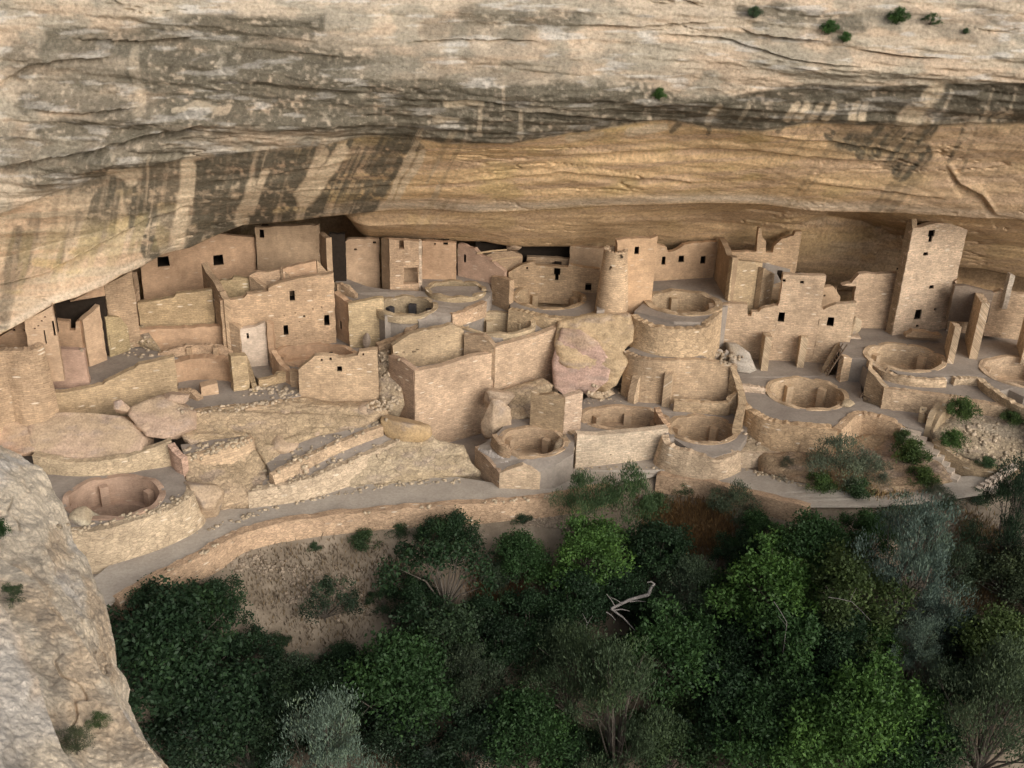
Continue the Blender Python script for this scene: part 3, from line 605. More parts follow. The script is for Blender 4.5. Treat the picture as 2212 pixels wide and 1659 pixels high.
def floor(poly, holes=(), zb=-.8, name='terrace_floor', mat='dust', label=None, jit=.0):
    """a level of ground: polygon with kiva holes, with depth so it is solid"""
    q = [P(*t) for t in T(poly)]; q2 = []
    for i in range(len(q)):
        a, b = q[i], q[(i + 1) % len(q)]; L = np.linalg.norm(a - b); n = max(1, int(L / .8))
        for k in range(n): q2.append(a + (b - a) * k / n)
    loops = [[Vector(v) for v in q2]]
    for (cx_, cy_, z, rx, ry) in holes: loops.append([Vector((cx_ + rx * math.cos(t), cy_ + ry * math.sin(t), z)) for t in np.linspace(0, 2 * math.pi, 40, endpoint=False)])
    flat = [v for l in loops for v in l]; tr = tessellate_polygon([[Vector((v.x, v.y, 0)) for v in l] for l in loops])
    mb = MB()
    for t in tr: mb.face([flat[i] for i in t])
    for l in loops:
        for i in range(len(l)):
            a, b = l[i], l[(i + 1) % len(l)]; mb.face([a, b, (b.x, b.y, min(zb, b.z - .2)), (a.x, a.y, min(zb, a.z - .2))])
    o = mb.build(name, M[mat]); tag(o, label, None, None, 'structure'); return o
def kiva(label, c, z, rx, ry=None, depth=2.2, npil=6, rot=0., wt=.32, col=SAND, burned=False, name='kiva', hearth=True, mat='brick', bench=.42, rim=.05, recess=True, zoff=None):
    depth *= 1.25; x, y, _ = T(c)[0]; p = P(x, y, z); ry = ry or rx; e = thing(name, label, 'kiva', (p[0], p[1], z - depth))
    def circ(r, n=56): return [((rx + r) * math.cos(t), (ry + r) * math.sin(t)) for t in np.linspace(0, 2 * math.pi, n, endpoint=False)]
    zr = lambda i: z + rim + .05 * math.sin(i * .9 + rot) + rnd.uniform(-.025, .025)
    zbm = z - depth * .52
    def ringmesh(nm, loops, m, colr, closed=False):
        """loops: list of (offset, zfunc)"""
        mb = MB(); n = 56; rings = []
        for off, zf in loops: rings.append([(p[0] + a, p[1] + b, zf(i) if callable(zf) else zf) for i, (a, b) in enumerate(circ(off, n))])
        per = [i * 2 * math.pi * rx / n for i in range(n + 1)]; acc = 0
        for k in range(len(rings) - 1):
            for i in range(n):
                j = (i + 1) % n; A_, B_ = rings[k], rings[k + 1]; hv = abs(loops[k][0] - loops[k + 1][0])
                mb.face([A_[i], A_[j], B_[j], B_[i]], [(per[i], A_[i][2] + acc), (per[i + 1], A_[j][2] + acc), (per[i + 1], B_[j][2] + acc + hv), (per[i], B_[i][2] + acc + hv)])
        return place(mb.build(nm, M[m], None, smooth=False, color=colr), e)
    zt = [zr(i) for i in range(56)]
    ringmesh('kiva_wall', [(wt, z - .5), (wt, lambda i: zt[i]), (0, lambda i: zt[i]), (-.02, zbm)], mat, col)
    ringmesh('bench', [(-.02, zbm), (-bench, zbm + .01), (-bench - .04, z - depth)], 'burned' if burned else 'plaster', tuple(k * .95 for k in col))
    fl = MB(); fl.face([(p[0] + a, p[1] + b, z - depth + .01) for a, b in circ(-bench - .02, 40)]); place(fl.build('kiva_floor', M['dust']), e)
    for k in range(npil):
        a = rot + 2 * math.pi * k / npil; r_ = .5; cx_ = p[0] + (rx - bench * .5 - .01) * math.cos(a); cy_ = p[1] + (ry - bench * .5 - .01) * math.sin(a)
        mb = MB(); mb.box((cx_, cy_, zbm + .012), .36, .46, (z - zbm) - .38 + rnd.uniform(-.1, .1), a + math.atan2(0, 1)); place(mb.build('pilaster', M['burned' if burned else 'plaster'], color=tuple(k2 * 1.04 for k2 in col)), e)
    if hearth:
        mb = MB(); mb.tube((p[0] + .3, p[1], z - depth + .012), (p[0] + .3, p[1], z - depth + .12), .34, .30, 12); place(mb.build('hearth', M['burned']), e)
    return e, (p[0], p[1], z, rx + wt * .5, ry + wt * .5)
def khole(c, z, rx, ry=None, wt=.32):
    x, y, _ = T(c)[0]; p = P(x, y, z); return (p[0], p[1], z, rx + wt * .5, (ry or rx) + wt * .5)
def boulder(label, c, z, size, rz=0, col=(.46, .33, .25), seed=1, tilt=(0, 0), cuts=11, rough=.15, name='boulder', sub=4, group=None, sink=.15):
    x, y, _ = T(c)[0]; p = P(x, y, z); bm = bmesh.new(); bmesh.ops.create_icosphere(bm, subdivisions=sub, radius=1)
    r_ = random.Random(seed); V = np.array([v.co[:] for v in bm.verts])
    for k in range(cuts):
        n = np.array([r_.gauss(0, 1), r_.gauss(0, 1), r_.gauss(0, .7)]); n /= np.linalg.norm(n); dd = r_.uniform(.5, .8); s = V @ n; V = V - np.outer(np.clip(s - dd, 0, None), n) * .92
    V = V * (1 + rough * 2 * (fbm(V * 1.6 + seed, 4, seed)[:, None] - .5)) * np.array(size) / 1.6
    Rm = (Matrix.Rotation(rz, 3, 'Z') @ Matrix.Rotation(tilt[0], 3, 'X') @ Matrix.Rotation(tilt[1], 3, 'Y')); V = V @ np.array(Rm).T
    V[:, 2] -= V[:, 2].min() + sink * size[2] * .3; Fa = np.array([[v.index for v in f.verts] for f in bm.faces]); bm.free()
    cc = np.ones((len(V), 3)) * np.array(col); cc = lerp(cc, (.42, .31, .20), sstep(.45, .65, fbm(V * .8, 3, seed + 3)) * .5); cc = lerp(cc, (.30, .25, .22), sstep(.58, .7, fbm(V * 1.4, 4, seed + 5)) * .6)
    o = link(name, mesh_np(name, V, Fa, M['boulder'], cc)); o.location = p; tag(o, label, 'boulder', group); return o
def slab(label, poly, back, col=(.46, .33, .25), seed=1, name='boulder', mat='boulder', cat='rock', bulge=.16, sub=5, rough=.22, kind=None):
    """rock sheet whose outline points each have their own height; 'back' = offset vector giving it thickness"""
    q = [P(*t) for t in T(poly)]; c = sum(q) / len(q); bm = bmesh.new(); vs = [bm.verts.new(v) for v in q]
    tr = tessellate_polygon([[Vector((v[0], v[2] + v[1] * .6, 0)) for v in q]])
    for t in tr:
        try: bm.faces.new([vs[i] for i in t])
        except ValueError: pass
    for _ in range(sub): 
        bmesh.ops.subdivide_edges(bm, edges=[e for e in bm.edges if e.calc_length() > .28], cuts=1, use_grid_fill=True)
    bmesh.ops.triangulate(bm, faces=bm.faces)
    for _ in range(3): bmesh.ops.smooth_vert(bm, verts=[v for v in bm.verts if not v.is_boundary], factor=.5, use_axis_x=True, use_axis_y=True, use_axis_z=True)
    bd = [v for v in bm.verts if v.is_boundary]; V = np.array([v.co[:] for v in bm.verts]); Bp = np.array([v.co[:] for v in bd])
    dist = np.array([np.min(np.linalg.norm(Bp - v, axis=1)) for v in V]); k = np.clip(dist / .35, 0, 1) ** .7
    n = np.array([-back[0], -back[1], -back[2]]); n = n / np.linalg.norm(n)
    off = bulge * k + rough * (fbm(V * 1.1, 4, seed) - .5) * 2 + rough * .5 * (fbm(V * 4, 3, seed + 1) - .5) * 2
    V = V + n * off[:, None]
    for v, p in zip(bm.verts, V): v.co = p
    geom = bmesh.ops.extrude_edge_only(bm, edges=[e for e in bm.edges if e.is_boundary]); nv = [g for g in geom['geom'] if isinstance(g, bmesh.types.BMVert)]
    for v in nv: v.co += Vector(back)
    bmesh.ops.recalc_face_normals(bm, faces=bm.faces)
    V = np.array([v.co[:] for v in bm.verts]); bmesh.ops.triangulate(bm, faces=bm.faces); bm.verts.index_update(); Fa = np.array([[v.index for v in f.verts] for f in bm.faces]); bm.free()
    cc = np.ones((len(V), 3)) * np.array(col); cc = lerp(cc, (.42, .32, .20), sstep(.45, .62, fbm(V * .5, 4, seed + 3)) * .5); cc = lerp(cc, (.33, .26, .22), sstep(.55, .7, fbm(V * np.array([1, 1, 3]), 4, seed + 5)) * .5)
    o = link(name, mesh_np(name, V, Fa, M[mat], cc)); o.color = (*col, 1); tag(o, label, cat, None, kind); return o
def ladder(label, foot, head, width=.55, n=8):
    a = Vector(P(*T(foot)[0])); b = Vector(P(*T(head)[0])); e = thing('ladder', label, 'ladder', a); d = (b - a).normalized(); s = d.cross(Vector((0, 0, 1))).normalized() * width / 2
    for k in (-1, 1): mb = MB(); mb.tube(a + s * k, b + s * k + d * (.35 if k > 0 else .15), .055, .045, 7); place(mb.build('rail', M['wood']), e)
    for i in range(n):
        t = (i + .7) / (n + .3); mb = MB(); c = a + (b - a) * t; mb.tube(c - s * 1.25, c + s * 1.25, .038, .038, 6); place(mb.build('rung', M['wood']), e)
    return e
def beam(label, a, b, r=.08, mat='pole', name='roof_beam', group=None):
    mb = MB(); A = Vector(P(*T(a)[0])); B = Vector(P(*T(b)[0])); m_ = (A + B) / 2 + Vector((0, 0, .04)); mb.tube(A, m_, r, r * .95, 8); mb.tube(m_, B, r * .95, r * .85, 8)
    return tag(mb.build(name, M[mat]), label, 'beam', group)

# ================================================================== THE VILLAGE
# ---- path and ledge levels
PIN = 'D 150,1290,0 235,1222,0 300,1178,0 412,1133,0 465,1100,0 547,1098,0 632,1080,0 727,1050,0 860,1035,0 985,1030,0 1080,1045,0 1190,1025,0 1240,1008,0 1440,985,.1 1590,1008,.4 1700,1030,.8 1780,1055,1.1 1900,1072,1.2 1990,1052,1.35 2055,1030,1.5 2130,1026,1.5 2260,1005,1.6'
POUT = T('D 200,1340,0 250,1290,0 345,1238,0 430,1195,0 500,1155,0 560,1135,0 640,1118,0 800,1100,0 950,1088,0 1100,1078,0 1210,1066,0 1320,1045,0 1420,1022,.1 1520,1035,.3 1620,1060,.6 1750,1090,1.0 1900,1090,1.2 2010,1080,1.3 2130,1062,1.5 2260,1050,1.6')
pin = T(PIN)
floor('D ' + ' '.join('%g,%g,%g' % (x, y, z + .03) for x, y, z in pin + POUT[::-1]), zb=9, name='path', mat='path', label=None)
floor('D -700,800,-.3 -700,1900,-.3 150,1290,-.3 412,1133,-.3 727,1050,-.3 1240,1008,-.3 1700,1030,-.3 2130,1026,-.3 3000,1000,-.3 3000,700,-.3 2200,500,-.3 1000,520,-.3 0,700,-.3', zb=-1.6, name='ledge_ground', mat='dust')
strip('D ' + ' '.join('%g,%g,%g' % (x, y, z + .12) for x, y, z in POUT[1:12]), -1.5, th=.55, col=SAND, label='long low dry-stone wall edging the path above the trees', batter=.15, rag=.07)
strip('D ' + ' '.join('%g,%g,%g' % (x, y, z + .1) for x, y, z in POUT[12:16]), -.9, th=.5, col=SAND, label='short dry-stone path edging behind the round grey bush', batter=.15, rag=.07)

def rubble(poly, label, col=TAN, seed=3, bulge=.15, rough=.18, back=(0, 1.2, -1.6), mat='bank'):
    return slab(label, poly, back, col=col, seed=seed, name='rubble_slope', mat=mat, bulge=bulge, rough=rough, kind='structure')

# ---- LEFT: far rooms under the low lip
strip('A0 -400,1480,8.4 -250,1360,8.4 0,1292,8.4 150,1290,8.4 290,1275,8.4 350,1235,8.5', 3.2, th=.5, col=TAN, mat='brick', label='curved high wall at the far left edge under the lip', batter=.35)
wall('A0 0,1290,7.4 250,1290,7.4', 'A0 -40,1190 120,1110 255,1020', 6, col=ORNG, mat='plaster', holes='A0 120,1122,26,22 215,1125,26,20', label='dark plastered wall with two small holes, far left')
wall('A0 250,1285,8.1 512,1285,8.0', 'A0 250,1030 380,960 455,915 515,895', 6, th=.3, col=SAND, mat='plaster', holes='A0 390,1185,14,120 465,1110,20,130 300,1110,20,12 330,1088,18,12 360,1045,20,12 388,1012,20,12', hd=.5, label='tall plastered wall with a row of peg holes at far left')
wall('A0 345,1600,4.9 770,1588,4.9', 'A0 303,1275 520,1290 700,1300 760,1298', 3.6, th=.4, col=PINK, mat='plaster', label='smooth pinkish square wall panel beside the curved left wall', rag=.03)
house('small three-walled room with a gaping black doorway', 'room', [
    dict(base='A0 518,1262,6.3 722,1285,6.1', top='A0 518,1040 598,1050 600,1128 652,1128 655,1055 716,1045', z0=4.5, col=ORNG, mat='plaster', rag=.03),
    dict(base='A0 745,1330,5.8 900,1190,6.4', top='A0 716,1045 800,970 882,908', z0=4.5, col=SAND, mat='plaster', trim0=.1),
    dict(base='A0 462,1270,6.5 512,1268,6.4', top='A0 455,905 512,900', z0=4.5, col=SAND)], name='masonry_room')
wall('A0 640,1080,7.6 940,1060,7.4', 'A0 620,880 760,800 935,720', 9.15, col=ORNG, mat='plaster', label='orange wall rising behind the black doorway room')
wall('A0 945,1040,7.0 1190,1010,7.0', 'A0 945,735 1000,690 1090,640 1190,600', 5, col=TAN, label='tall shaded wall deep between two left rooms')
wall('A0 930,1180,6.3 1110,1160,6.0', 'A0 935,1010 1040,1015 1112,1090', 4.5, col=(.42, .34, .2), label='broken yellowish stub at the foot of the shaded wall')
wall('A0 1160,1215,5.1 1232,1010,6.1', 'A0 1180,900 1205,760 1238,625', 3.8, th=.3, col=SAND, label='thin wall edge climbing to the lip beside the two-window wall', trim0=.05)
wall('A0 500,1085,7.1 930,1085,7.0', 'A0 500,860 930,830', 5, mat='painted_shade', label='added back wall, painted shade-black, inside the black doorway room')  # added wall whose colour supplies the darkness of the room
wall('A1 1195,560,8.4 1330,560,8.4', 'A1 1195,290 1330,300', 6, mat='painted_shade', label='added back wall, painted shade-black, seen through the tall black gap')  # added sheet, shade of the gap painted as colour
wall('A2 790,520,8.0 1610,530,7.7', 'A2 790,360 1000,380 1610,398', 5, mat='painted_shade', label='added low back wall, painted shade-black, under the centre ceiling')  # added dark wall standing in for shade under the ceiling
# building with two black windows high under the lip
house('high orange plastered wall with two square black windows under the lip', 'building', [
    dict(base='A0 1248,855,6.5 A1 560,625,7.5', top='A0 1240,520 1640,350 1850,270 A1 200,290 380,312 560,322', z0=5, col=ORNG, mat='plaster', holes='A0 1412,532,108,88 A1 228,520,92,90', hd=1.4, rag=.02),
    dict(base='A1 565,600,7.7 1090,545,8.3', top='A1 570,330 690,332 825,328 830,285 960,278 1088,272', z0=6, col=ORNG, mat='plaster', holes='A1 890,360,50,82 688,376,32,18', hd=1.0),
    dict(base='A1 1095,540,8.3 1165,515,9.0', top='A1 1090,275 1160,330', z0=6, col=TAN, mat='plaster', trim0=.1),
    dict(base='A1 560,470,8.9 1100,420,9.5', top='A1 570,235 900,225 1130,215', z0=7, col=TAN, mat='plaster', holes='A1 602,292,44,72', hd=.7)], name='masonry_house')
house('broken room beside a tall black gap, mid left under the ceiling', 'room', [
    dict(base='A1 1165,565,7.9 1212,565,7.9', top='A1 1165,335 1205,332', z0=6, col=PALE, mat='plaster'),
    dict(base='A1 1262,640,7.6 1622,590,7.9', top='A1 1262,458 1285,455 1300,385 1345,340 1520,333 1640,338', z0=6, col=SAND, mat='plaster', holes='A1 1412,427,26,16 1578,368,32,20', hd=.5)], name='masonry_room')
# M: the two-storey house
wall('A0 1215,1112,5.6 1862,1096,5.5', 'A0 1215,890 1350,868 1500,845 1522,812 1700,795 1842,776', 4.2, th=.45, col=(.46, .355, .215), label='long coursed wall with white flecks below the two black windows', rag=.03)
wall('A0 1190,1262,4.9 1925,1230,4.7', 'A0 1195,1118 1870,1096', 3.6, th=.5, col=ORNG, mat='plaster', label='plastered footing below the white-flecked wall')
house('two-storey house with three windows and roofless upper cells', 'house', [
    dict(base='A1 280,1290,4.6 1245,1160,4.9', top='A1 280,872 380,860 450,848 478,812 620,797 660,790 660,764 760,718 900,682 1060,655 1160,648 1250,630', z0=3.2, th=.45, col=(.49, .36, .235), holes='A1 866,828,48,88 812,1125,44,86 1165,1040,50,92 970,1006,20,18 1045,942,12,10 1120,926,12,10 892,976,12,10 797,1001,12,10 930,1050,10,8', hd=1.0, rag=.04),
    dict(base='A1 80,545,9.2 278,872,8.0', top='A1 80,545 130,640 190,715 278,870', z0=3.6, col=TAN, holes='A0 1912,960,22,100', hd=.5, trim1=.1, rag=.06),
    dict(base='A1 195,705,8.5 488,682,8.6', top='A1 195,702 340,690 360,665 488,678', z0=5.5, th=.35, col=(.44, .35, .21)),
    dict(base='A1 495,655,8.9 652,778,8.25', top='A1 495,655 560,710 652,780', z0=5.5, th=.35, col=TAN),
    dict(base='A1 500,650,8.95 770,600,9.2', top='A1 500,650 560,622 650,625 770,598', z0=5.5, th=.35, col=SAND),
    dict(base='A1 765,588,9.35 872,688,8.6', top='A1 765,588 820,630 872,690', z0=5.5, th=.35, col=TAN),
    dict(base='A1 785,598,9.3 1072,525,9.6', top='A1 785,598 900,562 1072,524', z0=5.5, th=.35, col=ORNG, mat='plaster'),
    dict(base='A1 1080,525,9.6 1172,622,8.7', top='A1 1080,525 1172,622', z0=5.5, th=.35, col=TAN)], name='masonry_house')
house('small projecting block with bright white plaster patch', 'room', [
    dict(base='A1 440,1392,3.9 655,1362,4.0', top='A1 435,1115 540,1098 655,1058', z0=3.0, col=(.57, .48, .38), mat='plaster', holes='A1 482,1175,20,50', rag=.03),
    dict(base='A1 335,1300,4.5 437,1390,3.95', top='A1 330,1048 437,1114', z0=3.0, col=TAN, trim1=.05)], name='masonry_room')
wall('A1 665,1340,4.3 712,1330,4.4', 'A1 664,1055 692,1075', 3.2, col=ORNG, mat='plaster', label='narrow buttress between the white block and the three-window house')
wall('A1 362,1655,3.5 500,1640,3.4', 'A1 370,1350 440,1345', 2.8, th=.55, col=(.47, .37, .23), label='tapering stone pier right of the small curved kiva')
strip('A1 452,1350,4.5 490,1450,4.1 535,1600,3.7 545,1650,3.55', 2.6, th=.35, col=(.47, .37, .23), label='stepped wall edge sloping down beside the dark cell')
strip('A1 570,1545,4.05 720,1518,4.05 735,1490,4.2 812,1472,4.25', 2.8, th=.3, col=(.47, .36, .22), label='low stone wall in front of the dark sunken cell', curve=False)
strip('A1 705,1300,5.0 770,1400,4.6 850,1480,4.3 930,1570,3.9', 2.8, th=.35, col=ORNG, mat='plaster', label='curved wall sweeping down from the three-window house')
floor('A1 480,1360,3.5 660,1340,3.5 740,1400,3.5 820,1475,3.4 570,1545,3.4 540,1520,3.4', zb=2)
# small curved kiva at left, open to the front
e = thing('kiva', 'half-ring kiva with pilasters and orange plastered lower wall, left', 'kiva', P(*T('A0 1780,1560,3.5')[0]))
strip('A0 1370,1320,5.0 1480,1285,5.3 1620,1250,5.5 1780,1243,5.5 1930,1268,5.3 2010,1320,4.9', 4.3, th=.35, col=SAND, name='kiva_wall', parent=e)
strip('A0 1440,1410,4.8 1600,1366,4.9 1780,1350,4.95 1950,1368,4.9 2025,1405,4.8', 3.0, th=.7, col=ORNG, mat='plaster', name='bench', parent=e)
for x in (1640, 1870):
    p = P(*T('A0 %d,1330,4.95' % x)[0]); mb = MB(); mb.box((p[0], p[1], 4.9), .3, .35, .55, .1); place(mb.build('pilaster', M['brick'], color=TAN), e)
wall('B0 1745,282,3.5 1888,262,3.5', 'B0 1740,205 1885,168', 3.0, th=.7, col=SAND, label='squat stone box standing on the left kiva floor', rag=.02, mat='plaster', name='stone_deflector')
strip('B0 1390,252,4.0 1550,225,4.05 1660,228,4.0 1735,300,3.6', 2.6, th=.4, col=TAN, label='low crumbling wall in front of the left half-ring kiva')
floor('B0 1375,260,3.5 1540,190,3.5 1540,40,3.55 1800,60,3.55 2020,80,3.5 B1 360,550,3.5 550,540,3.5 820,470,3.5 900,430,3.5 940,590,3.5 700,640,3.5 450,690,3.5 B0 2212,345,3.5 1630,420,3.5', zb=.5)
wall('B0 500,385,4.1 1540,242,4.1', 'B0 470,250 560,250 890,186 905,165 1160,45 1200,10 1375,-28 1540,-62', 3.0, th=.45, col=(.47, .365, .23), label='long sloping-topped masonry wall above the pink slabs', rag=.04)
floor('A0 760,1600,4.9 900,1605,4.9 1175,1470,4.9 1375,1400,4.9 1540,1365,4.9 1400,1310,4.9 1200,1200,4.9 950,1200,4.9 760,1300,4.9', zb=2)
floor('A0 345,1605,4.75 770,1592,4.75 900,1610,4.7 560,1665,4.5 470,1690,4.4 340,1690,4.4', zb=2)
rubble('A0 300,1110,6.3 1240,1080,6.1 1400,1310,5.0 1180,1240,5.2 860,1310,5.3 500,1280,6.0', 'boulder strewn bank between the left rooms', bulge=.1, col=(.40, .31, .2))
boulder('grey boulder wedged at the foot of the shaded left wall', 'A0 1020,1230', 5.0, (1.6, 1.2, 1.0), .3, (.40, .31, .22), 11)
# big pink slabs and the walls built round them
slab('large smooth pink rock slab with two vertical cracks', 'B0 225,545,3.9 330,430,4.3 570,420,4.45 800,428,4.45 1010,450,4.35 1105,500,4.1 1240,640,3.5 1225,765,2.9 1000,805,2.75 680,832,2.65 500,805,2.7 250,762,2.9', (0, 1.6, -.9), (.455, .33, .24), 5, bulge=.08, rough=.14)
slab('second pink slab overlapping the first from the right', 'B0 1100,445,4.35 1115,378,4.6 1380,268,4.9 1505,325,4.7 1640,408,4.3 1640,560,3.7 1450,652,3.3 1262,632,3.4', (0, 1.6, -.9), (.445, .32, .235), 6, bulge=.1, rough=.2)
slab('reddish rock shelf running out of frame at left', 'B0 -500,420,4.5 0,432,4.4 210,530,4.0 400,695,3.1 260,765,2.9 160,800,2.9 60,790,3.0 -500,700,3.2', (0, 1.6, -.9), (.44, .29, .2), 7, bulge=.2, rough=.2)
boulder('small rounded stone between the two pink slabs', 'B0 1050,430', 4.2, (.9, .8, .7), .3, (.45, .32, .24), 12)
boulder('flat brown stone on top of the second pink slab', 'B0 1520,345', 4.3, (1.5, 1.0, .6), .5, (.40, .29, .21), 14)
strip('B0 300,770,2.95 650,835,2.75 1000,808,2.85 1230,745,3.0 1478,652,3.4', 1.4, th=.45, col=(.49, .40, .27), label='pale masonry band under the big pink slab', batter=.2)
strip('B0 1480,690,3.3 1530,760,3.1 1595,820,2.9', 1.5, th=.4, col=PINK, label='short dark wall closing the low kiva terrace at its right')
# low kiva at bottom left
kv, hl = kiva('large deep pink-walled kiva nearest the path at lower left', 'B0 990,1150', 1.95, 2.35, 2.0, depth=2.3, npil=5, rot=.9, col=(.39, .285, .21), mat='plaster')
floor('B0 300,1250,1.9 560,1420,1.9 830,1425,1.9 1000,1385,1.9 1300,1292,1.9 1500,1212,1.9 1625,1130,1.9 1640,1060,1.9 1600,1000,1.9 1560,860,1.9 1490,800,1.9 1240,845,1.9 700,955,1.9 400,960,1.9 100,1000,1.9', [hl], zb=-1)
strip('B0 560,1440,1.95 830,1425,1.95 1000,1385,1.95 1300,1292,1.95 1500,1212,1.95 1625,1130,1.95 1650,1050,1.95', -.3, th=.5, col=(.50, .41, .285), label='pale curved retaining wall below the large left kiva', batter=.5)
boulder('worn grey boulder at the path end of the left retaining wall', 'B0 770,1560', .3, (1.7, 1.5, 2.0), .2, (.46, .40, .29), 15)
boulder('flat-faced boulder where path meets the left retaining wall', 'B0 1760,1330', -.1, (2.3, 1.6, 2.0), -.3, (.48, .36, .25), 16)
# rubble faces and terraces left of centre
boulder('brown stone filling the notch between the slabs and the low kiva', 'B0 1290,600', 3.0, (2.0, 1.5, 1.1), .2, (.44, .32, .23), 61)
rubble('B0 1622,425,3.55 1800,380,3.5 2212,350,3.5 B1 450,695,3.45 700,645,3.45 930,595,3.4 1200,640,3.1 1620,640,3.1 1690,720,2.9 1630,780,2.6 1500,850,2.4 1100,930,2.15 900,1000,2.0 640,1190,1.3 560,1060,2.0 470,905,2.45 B0 2120,630,2.5 1850,660,2.45 1650,700,2.5 1560,620,3.0', 'upper rubble face below the squat two-hole house', (.46, .345, .225), 21, rough=.22)
rubble('B0 1590,800,2.45 1800,748,2.45 2125,645,2.45 B1 500,940,2.3 565,1060,1.85 640,1190,1.2 660,1260,.95 640,1400,.6 640,1540,-.15 470,1570,-.1 200,1600,-.1 B0 1800,1420,-.1 1655,1380,-.1 1640,1200,.9 1600,1020,1.7', 'lower rubble face with a large smooth boulder above the path', (.48, .36, .24), 22, rough=.24)
floor('B0 1590,790,2.5 1800,738,2.5 2120,640,2.5 B1 470,920,2.5 B0 2100,590,2.5 1850,630,2.5 1640,690,2.5 1560,700,2.5', zb=.5)
strip('B0 1622,428,3.6 1800,382,3.55 2212,352,3.55 B1 450,697,3.5 700,648,3.5 925,600,3.45', 2.5, th=.4, col=(.48, .365, .24), mat='brick', label='tall coursed retaining wall below the left kiva court', batter=.75, rag=.05)
strip('B0 1592,802,2.55 1800,750,2.55 2125,647,2.55 B1 470,935,2.45', 1.0, th=.4, col=(.49, .375, .25), mat='brick', label='coursed retaining wall under the narrow dark left terrace', batter=1.0, rag=.05)
strip('B1 1000,760,2.75 1300,745,2.8 1600,735,2.85', 2.2, th=.35, col=(.48, .36, .24), mat='brick', label='footing course under the squat two-hole house', batter=.3)
strip('A1 1258,722,7.75 1305,722,7.8 1420,812,7.35', 6.6, th=.3, col=TAN, label='little angled stub on the floor by the tall house')
for i, (x, y, z, s) in enumerate([(760, 1110, 1.35, 1.5), (1070, 975, 1.9, .9), (960, 900, 2.0, 1.4), (800, 860, 2.2, 1.5), (1500, 800, 2.5, 1.0), (960, 1300, .95, .7), (1160, 925, 2.1, .6)]):
    boulder(['tilted flat boulder at the left end of the middle path ledge', 'round boulder at the edge of the upper ledge', 'pointed stone in the rubble above the upper ledge', 'broad slab stone in the rubble under the squat house', 'stone poking out at the right end of the upper rubble', 'small pale stone lying on the lower ledge', 'tiny boulder resting at the upper ledge rim'][i], 'B1 %d,%d' % (x, y), z - .3, (s * 1.2, s, s * .9), i * .7, (.47, .35, .25), 30 + i, rough=.16, sub=3)
boulder('orange layered rock at the foot of the big corner wall', 'B1 1810,960', 1.5, (3.0, 2.0, 1.5), -.25, (.47, .33, .18), 18, rough=.1)
floor('B1 500,1400,.7 700,1360,.9 1000,1290,1.0 1300,1170,1.2 1640,1040,1.5 1775,965,1.75 1660,925,1.9 1300,1070,1.5 1000,1190,1.2 700,1290,1.0 600,1260,.95', zb=-.5)
floor('B1 690,1260,1.45 860,1165,1.6 1200,1005,1.95 1640,835,2.4 1560,800,2.5 1150,915,2.1 860,1000,1.9 640,1170,1.4', zb=-.5)
strip('B1 680,1270,1.5 860,1172,1.7 1200,1012,2.0 1640,842,2.5', .7, th=.4, col=(.50, .385, .26), label='upper of two long sloping ledge walls left of the corner building', batter=.25)
strip('B1 480,1405,.85 700,1362,1.0 1000,1292,1.1 1300,1172,1.3 1500,1085,1.5 1780,962,1.85', -.2, th=.45, col=(.51, .42, .30), label='lower of two long sloping ledge walls, just above the path', batter=.55, rag=.08)
rubble('B1 1400,1130,1.2 1775,962,1.8 1960,960,2.0 B2 300,800,2.3 450,970,1.6 690,1020,1.3 760,1180,.7 840,1260,.1 300,1330,-.05 0,1400,-.1 B1 1500,1400,-.1 1250,1390,-.1', 'pale weathered bedrock bank between corner wall and path', (.50, .40, .275), 23, rough=.25)

# ---- N: squat house with small holes, and its sunken court
house('squat ruined house front with one square window and small holes', 'house', [
    dict(base='B1 930,592,3.4 1614,622,3.05', top='A1 930,1470 960,1430 1010,1392 1060,1348 1130,1342 1220,1350 1310,1368 1430,1345 1445,1310 1590,1294', z0=2.2, th=.45, col=(.51, .39, .26), holes='A1 1275,1460,44,46 1120,1385,20,20 1197,1375,22,24 1480,1335,18,18', hd=.35, rag=.05),
    dict(base='A1 845,1500,4.4 926,1600,3.7', top='A1 845,1470 925,1490', z0=2.8, col=TAN)], name='masonry_house')
kv, hl = kiva('shallow plastered court basin behind the squat house front', 'A1 1060,1340', 4.35, 2.5, 1.6, depth=1.3, npil=3, rot=.7, col=ORNG, mat='plaster', hearth=False)
floor('A1 700,1300,4.3 740,1200,4.3 1180,1140,4.3 1380,1260,4.3 1500,1290,4.3 1590,1290,4.3 1600,1330,4.3 1440,1400,4.3 1060,1450,4.3 900,1520,4.3', [hl], zb=1.5)
boulder('dark upright stone on the court rim', 'A1 1515,1280', 4.5, (.5, .4, .9), .2, (.3, .24, .19), 19, sub=3)
rubble('A1 1592,1300,5.1 1700,1290,5.0 1720,1360,4.9 1790,1500,4.2 B1 1830,620,3.3 1720,700,2.9 1640,690,2.9 1612,600,3.2', 'stepped rubble chute between squat house and corner building', (.43, .34, .24), 24)
